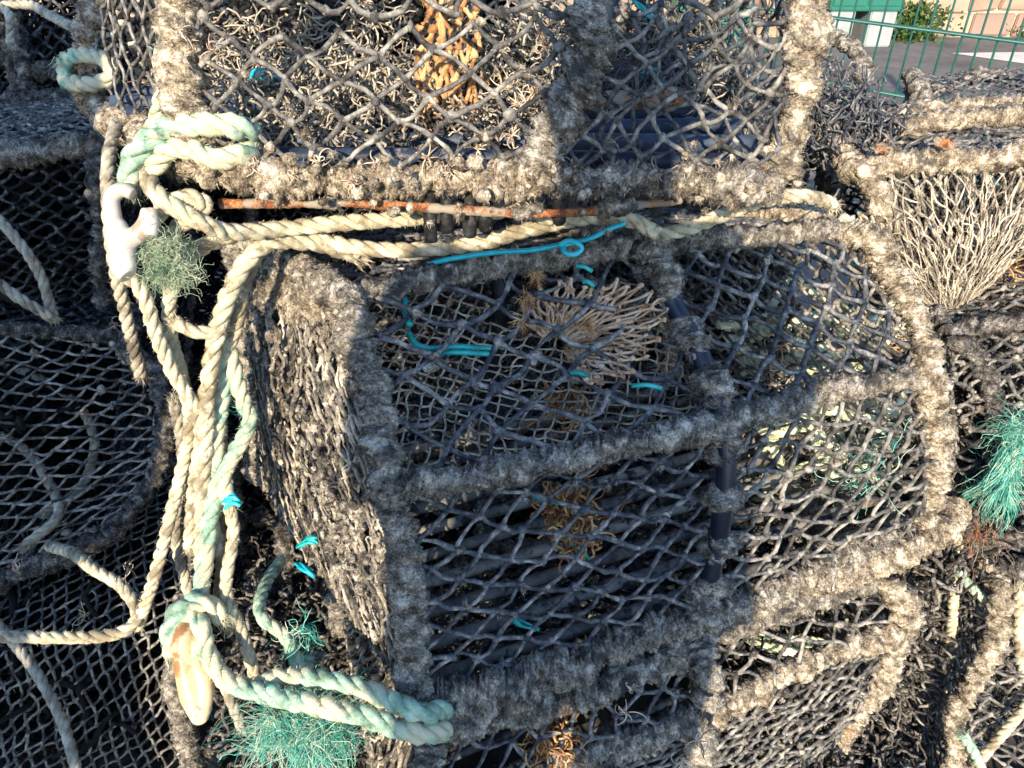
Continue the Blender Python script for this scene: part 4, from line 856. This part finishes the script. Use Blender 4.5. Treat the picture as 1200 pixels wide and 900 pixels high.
rope_thing('dim rope curving behind the left black mesh, upper one', [PZ(-30, 418, 1.40), PZ(40, 440, 1.36), PZ(90, 475, 1.34), PZ(110, 520, 1.32), PZ(95, 570, 1.28), PZ(55, 600, 1.25)], .0082, 'rope_dirty', g2)
rope_thing('dim rope curving behind the left black mesh, lower one', [PZ(-30, 500, 1.32), PZ(20, 520, 1.30), PZ(50, 555, 1.28), PZ(70, 600, 1.24), PZ(30, 640, 1.2)], .0082, 'rope_dirty', g2)
rope_thing('dirty rope slanting steeply above the left mesh creel', [PZ(-30, 230, 1.15), PZ(15, 275, 1.15), PZ(45, 320, 1.16), PZ(62, 370, 1.18)], .0082, 'rope_dirty', g2)
rope_thing('dirty rope meeting the steep one just above the left mesh creel', [PZ(-30, 310, 1.13), PZ(15, 345, 1.14), PZ(60, 372, 1.17)], .0085, 'rope_dirty', g2)
rope_thing('dim rope trailing across the dark upper left corner', [PZ(-30, 12, 1.45), PZ(30, 4, 1.42), PZ(60, 18, 1.38), PZ(85, 32, 1.30)], .0088, 'rope_dirty', g2)
rope_thing('short dim rope end dangling in the upper left corner', [PZ(-10, 5, 1.42), PZ(10, 15, 1.40), PZ(12, 50, 1.40)], .008, 'rope_dirty', g2)
rope_thing('dark rope hanging deep in the lower left gap', [PZ(-30, 700, 1.25), PZ(25, 765, 1.2), PZ(50, 800, 1.18), PZ(75, 850, 1.15), PZ(95, 930, 1.1)], .0082, 'rope_dirty', g2)
g3 = 'pale ropes among the right hand creels'
rope_thing('pale cream rope hanging straight behind the snarled netting at right', [PF(1112, 612, .86), PF(1122, 640, .86), PF(1118, 700, .85), PF(1112, 780, .86), PF(1106, 850, .86)], .0085, 'rope', g3)
rope_thing('pale cream rope running down the right edge of the frame', [PF(1198, 690, .80), PF(1196, 750, .78), PF(1204, 810, .76)], .0085, 'rope', g3)
rope_thing('cream rope slanting up to the right at the lower right corner', [PF(1135, 905, .715), PF(1165, 868, .72), PF(1215, 815, .73)], .0085, 'rope', g3)
# green ropes
gg = 'faded green ropes tied round the creel corners'
rope_thing('thick faded green rope arching over the felted foot of the top creel', [PZ(148, 215, .80), PZ(150, 190, .79), PZ(168, 166, .78), PZ(200, 150, .775), PZ(240, 146, .765), PZ(285, 150, .78), PZ(292, 160, .82)], .0125, 'rope_green', gg, rg=.26, fib=45000, flen=.005)
rope_thing('second turn of faded green rope under the arching one', [PZ(170, 200, .80), PZ(195, 176, .785), PZ(225, 176, .775), PZ(250, 184, .77), PZ(286, 178, .785), PZ(294, 170, .82)], .0115, 'rope_green', gg, rg=.26, fib=45000, flen=.005)
rope_thing('blue green strap rising from the green knot to the wide grey mesh', [PZ(176, 150, .81), PZ(184, 125, .80), PZ(190, 100, .79), PZ(186, 70, .80), PZ(190, 55, .81)], .0085, 'rope_green', gg)
rope_thing('green rope knot on the end rail at upper left', [PZ(72, 72, 1.06), PZ(95, 66, 1.04), PZ(125, 74, 1.02), PZ(128, 92, 1.02), PZ(100, 100, 1.03), PZ(76, 94, 1.05), PZ(78, 76, 1.07)], .011, 'rope_green', gg, rg=.26, fib=45000)
rope_thing('faded green rope hanging down the bundle into the lower toggle loop', [PZ(258, 385, .92), PZ(262, 440, .945), PZ(252, 520, .955), PZ(255, 560, .96), PZ(245, 610, .965), PZ(240, 660, .965), PZ(232, 705, .955)], .0112, 'rope_green', gg, rg=.2, fib=40000)
rope_thing('mottled green rope twisted beside the matted end', [PZ(268, 410, .935), PZ(285, 470, .95), PZ(292, 495, .95), PZ(276, 530, .96), PZ(262, 560, .96), PZ(268, 590, .965)], .0105, 'rope_green', gg, rg=.2, fib=40000)
rope_thing('thick green rope looped through the lower toggle and round the central creel foot', [PZ(262, 722, .955), PZ(240, 705, .945), PZ(212, 712, .935), PZ(200, 740, .93), PZ(206, 765, .935)], .0125, 'rope_green', gg, rg=.26, fib=45000)
rope_thing('green rope curving from the lower toggle along the foot of the central creel', [PZ(222, 718, .94), PZ(238, 735, .93), PZ(242, 765, .925), PZ(262, 795, .92), PZ(300, 810, .905), PZ(350, 822, .885), PZ(420, 838, .865), PZ(475, 856, .85), PZ(505, 858, .862), PZ(520, 848, .91), PZ(505, 835, .95)], .0125, 'rope_green', gg, rg=.26, fib=45000)
rope_thing('green rope lying above the curving one across the foot of the central creel', [PZ(290, 805, .93), PZ(330, 792, .92), PZ(390, 797, .89), PZ(440, 812, .87), PZ(480, 832, .845), PZ(508, 834, .862), PZ(520, 826, .91), PZ(500, 818, .95)], .0118, 'rope_green', gg, rg=.26, fib=45000)
rope_thing('dark green rope dangling in the shadow beside the lower matted end', [PZ(330, 655, 1.10), PZ(312, 685, 1.03), PZ(308, 720, .98), PZ(335, 745, .97), PZ(350, 775, .96), PZ(372, 770, .95)], .0088, 'rope_green', gg)
rope_thing('green and cream rope trailing off the right edge', [PF(1120, 668, .85), PF(1140, 690, .84), PF(1165, 706, .83), PF(1230, 712, .82)], .0085, 'rope_green', gg)
rope_thing('pale green rope end hanging at the lower right corner', [PF(1128, 862, .72), PF(1142, 885, .71), PF(1155, 920, .70)], .009, 'rope_green', gg)
def twine_thing(label, pts, r, mat='teal_blue', n=1):
    mb = MB(); P, _ = spline(pts, .003); tubes(mb, P, r*(1+.08*vnoise(P*200)), 10)
    if n > 1: tubes(mb, P+A3(.002, -.002, -.0062)+vvec(P*30)*.0012, r, 10)
    return single('twine', mb, M[mat], label, 'twine', 'turquoise twines on the central creel')
twine_thing('turquoise twine lying along the central top rail, knotted in the middle', [PZ(500, 310, .895), PZ(530, 303, .88), PZ(580, 296, .88), PZ(625, 293, .88), PZ(660, 286, .88), PZ(690, 280, .885), PZ(715, 268, .89), PZ(732, 262, .895)], .0030)
twine_thing('small turquoise knot on the twine along the central top rail', [PZ(655, 288, .875), PZ(668, 282, .872), PZ(682, 290, .872), PZ(674, 298, .873), PZ(662, 296, .875), PZ(660, 288, .88), PZ(672, 285, .88)], .0030)
twine_thing('teal twine hooked over a strand at upper left of the central mesh', [PZ(474, 348, .90), PZ(475, 365, .895), PZ(480, 382, .885)], .0042, 'teal')
twine_thing('doubled teal twine lying across the upper left mesh', [PZ(479, 390, .885), PZ(488, 403, .878), PZ(505, 408, .875), PZ(535, 406, .875), PZ(575, 408, .89)], .0032, 'teal', 2)
def frayed(label, a, b, n, L, wd=.0009, mat='teal_thread', grav=-.7, dirv=None, seg=12, rand=.22, name='frayed_netting'):
    lo, hi = np.minimum(a, b), np.maximum(a, b)
    p = lo+(hi-lo)*rng.random((n, 3)); dv = A3(0, 0, grav) if dirv is None else unit(dirv)*abs(grav)
    d = unit(vvec(p*18, 3)*.7+rng.normal(size=(n, 3))*A3(.5, .25, .5)+dv); out = [p]; l = L*(.3+1.0*rng.random((n, 1)))
    for k in range(seg):
        d = unit(d+rng.normal(size=(n, 3))*rand+vvec(p*45, 6)*.28+dv*.06); p = p+d*l/seg; out.append(p)
    mb = MB(); tubes(mb, np.stack(out, 1), wd*.5*(.5+.8*rng.random(n)), 3); return single(name, mb, M[mat], label, 'net scrap', 'frayed tufts of fine netting')
M['teal_pale'] = material('pale sage threads', [(.16, .26, .17), (.34, .42, .29), (.5, .52, .38)], scale=30, var=.9, bump=0)
frayed('large frayed teal tuft hanging under the lower green ropes', PZ(318, 815, .93), PZ(378, 850, .91), 1800, .085, .0008, grav=-1.0, rand=.3)
frayed('frayed bright teal netting draped on the right edge', PF(1158, 575, .87), PF(1215, 485, .89), 900, .06, .0008, grav=-.5, rand=.45)
frayed('stretched teal threads running from the right edge down to the hoop', PF(1165, 560, .86), PF(1200, 520, .87), 420, .085, .0010, dirv=PF(1128, 605, .86)-PF(1180, 545, .86), grav=-2.2, rand=.08)
frayed('fuzzy sage green net wad beside the white toggle', PZ(175, 285, .80), PZ(215, 325, .82), 1500, .04, .0006, 'teal_pale', grav=-.1, rand=.6)
frayed('dark teal threads snagged among the hanging ropes', PZ(254, 440, .96), PZ(268, 480, .95), 90, .04, .0009, grav=-.3)
frayed('green thread nest inside the right end of the central creel', PZ(1000, 520, 1.05), PZ(1040, 585, 1.05), 50, .06, .0010, grav=0)
frayed('dark turquoise thread nest lying on the sunlit right hand creel top', PF(945, 130, 1.35), PF(985, 160, 1.3), 90, .05, .0010, grav=0)
frayed('small orange thread snag beside the teal netting at right', PF(1140, 600, .85), PF(1160, 650, .84), 70, .05, .0009, 'rust', grav=-.4)
frayed('green threads snagged by the dangling dark green rope', PZ(335, 720, .97), PZ(365, 760, .96), 70, .04, .0009, grav=-.3)

# ------------------------------------------------------------------ plastic toggles
def remeshed(name, build, mat, voxel, label, cat, smooth=6):
    mb = MB(); build(mb); o = single(name, mb, M[mat], label, cat)
    r = o.modifiers.new('r', 'REMESH'); r.mode = 'VOXEL'; r.voxel_size = voxel; r.use_smooth_shade = True
    s = o.modifiers.new('s', 'SMOOTH'); s.iterations = smooth; s.factor = .5
    return o
def tg1(mb):
    q = lambda x, y, d=0: PZ(x, y, .785+d)
    P, s = spline([q(156, 228), q(143, 222), q(131, 232), q(133, 258), q(139, 290), q(141, 312), q(150, 324)], .003); tubes(mb, P, np.interp(np.linspace(0, 1, len(P)), [0, .12, .4, .7, 1], [.0065, .0078, .0088, .0105, .0105]), 16)
    P, s = spline([q(174, 245), q(172, 262), q(160, 276), q(146, 282)], .003); tubes(mb, P, np.interp(np.linspace(0, 1, len(P)), [0, .3, 1], [.0075, .0095, .010]), 16)
    P, s = spline([q(136, 262), q(146, 282), q(148, 300), q(148, 318)], .003); tubes(mb, P, .0098, 16)
    P, s = spline([q(174, 245), q(178, 262), q(176, 276)], .003); tubes(mb, P, .0075, 16)
remeshed('toggle', tg1, 'white_plastic', .0016, 'white plastic hook toggle holding the cream ropes at upper left', 'toggle')
def tg2(mb):
    q = lambda x, y, d=0: PZ(x, y, .925+d)
    P, s = spline([q(222, 728, .02), q(216, 745), q(216, 770), q(222, 800), q(230, 828), q(234, 838)], .003); tubes(mb, P, np.interp(np.linspace(0, 1, len(P)), [0, .2, .5, .8, 1], [.011, .013, .0135, .0155, .011]), 16)
    blobs(mb, [q(234, 838), q(236, 830)], [.0115, .0125], ICO3, 0)
    P, s = spline([q(228, 775), q(238, 792), q(240, 815), q(236, 832)], .003); tubes(mb, P, np.interp(np.linspace(0, 1, len(P)), [0, .3, 1], [.007, .0095, .011]), 16)
    P, s = spline([q(226, 735, .015), q(230, 752), q(229, 772)], .003); tubes(mb, P, .006, 16)
remeshed('toggle', tg2, 'horn_plastic', .0016, 'amber stained cream toggle hanging from the lower green loop', 'toggle')

# ------------------------------------------------------------------ the photographer, whose shadow falls across the middle of the pile
BX, BY = -.15, -.46
def body(mb):
    def limb(pts, rad, sides=16):
        P, s = spline([A3(*p) for p in pts], .02); tubes(mb, P, np.interp(np.linspace(0, 1, len(P)), np.linspace(0, 1, len(rad)), rad), sides)
    x, y = BX, BY
    blobs(mb, [A3(x, y+.04, 1.62)], [.10], ICO3, 0, stretch=A3([.80, .98, 1.18]))
    limb([(x, y+.03, 1.56), (x, y, 1.46), (x, y, 1.40)], [.058, .060, .08])
    for k in np.linspace(-.13, .13, 7): limb([(x+k, y, 1.44-abs(k)*.25), (x+k*1.0, y+.01, 1.25), (x+k*.85, y, 1.05), (x+k*.95, y-.01, .90)], [.075, .105, .095, .11])
    for s_ in (-1, 1):
        sh = (x+s_*.185, y, 1.405); el = (x+s_*.225, y+.08, 1.13); wr = (s_*.065, -.11, 1.20)
        limb([sh, ((sh[0]+el[0])/2+s_*.01, (sh[1]+el[1])/2, 1.27), el], [.068, .056, .045]); limb([el, ((el[0]+wr[0])/2, (el[1]+wr[1])/2, 1.16), wr], [.045, .040, .028])
        limb([wr, (s_*.07, -.075, 1.225), (s_*.072, -.05, 1.24)], [.028, .036, .032])
        for k in range(4): limb([(s_*.075, -.06, 1.215+k*.018), (s_*.088, -.035, 1.218+k*.018), (s_*.078, -.016, 1.22+k*.018)], [.0095, .009, .0075], 8)
        limb([(s_*.065, -.08, 1.21), (s_*.052, -.055, 1.20), (s_*.038, -.045, 1.215)], [.012, .011, .009], 8)
        limb([(x+s_*.09, y, .95), (x+s_*.11, y+.02, .42), (x+s_*.12, y-.02, G+.10)], [.095, .065, .045]); limb([(x+s_*.12, y-.06, G+.05), (x+s_*.125, y+.06, G+.045), (x+s_*.13, y+.17, G+.035)], [.045, .048, .032])
per = remeshed('person', body, 'jacket', .008, 'person in a dark jacket standing before the pile with a phone held at chest height', 'person', 3)
mb = MB(); box(mb, (-.076, -.030, 1.213), (.076, -.021, 1.287), .003); ph = single('phone', mb, M['black_rubber'], 'slim black phone held level in both hands of the person', 'phone')
# added stack, out of view beside the photographer, to shade the pile's left
for k, (dx, yaw) in enumerate(((0, .02), (.02, -.03), (-.01, .04), (.01, .0), (.0, .03))):
    c = copy_tree(B0.root); c.location = (-1.28+dx, -.35, G+.03+k*.385); c.rotation_euler.z = yaw
    c['label'] = 'added unseen creel in the shading stack beside the photographer, %s' % ('standing on the quay', 'second from the ground', 'halfway up', 'second from the top', 'topmost')[k]; c['group'] = 'creels added out of view to shade the left'
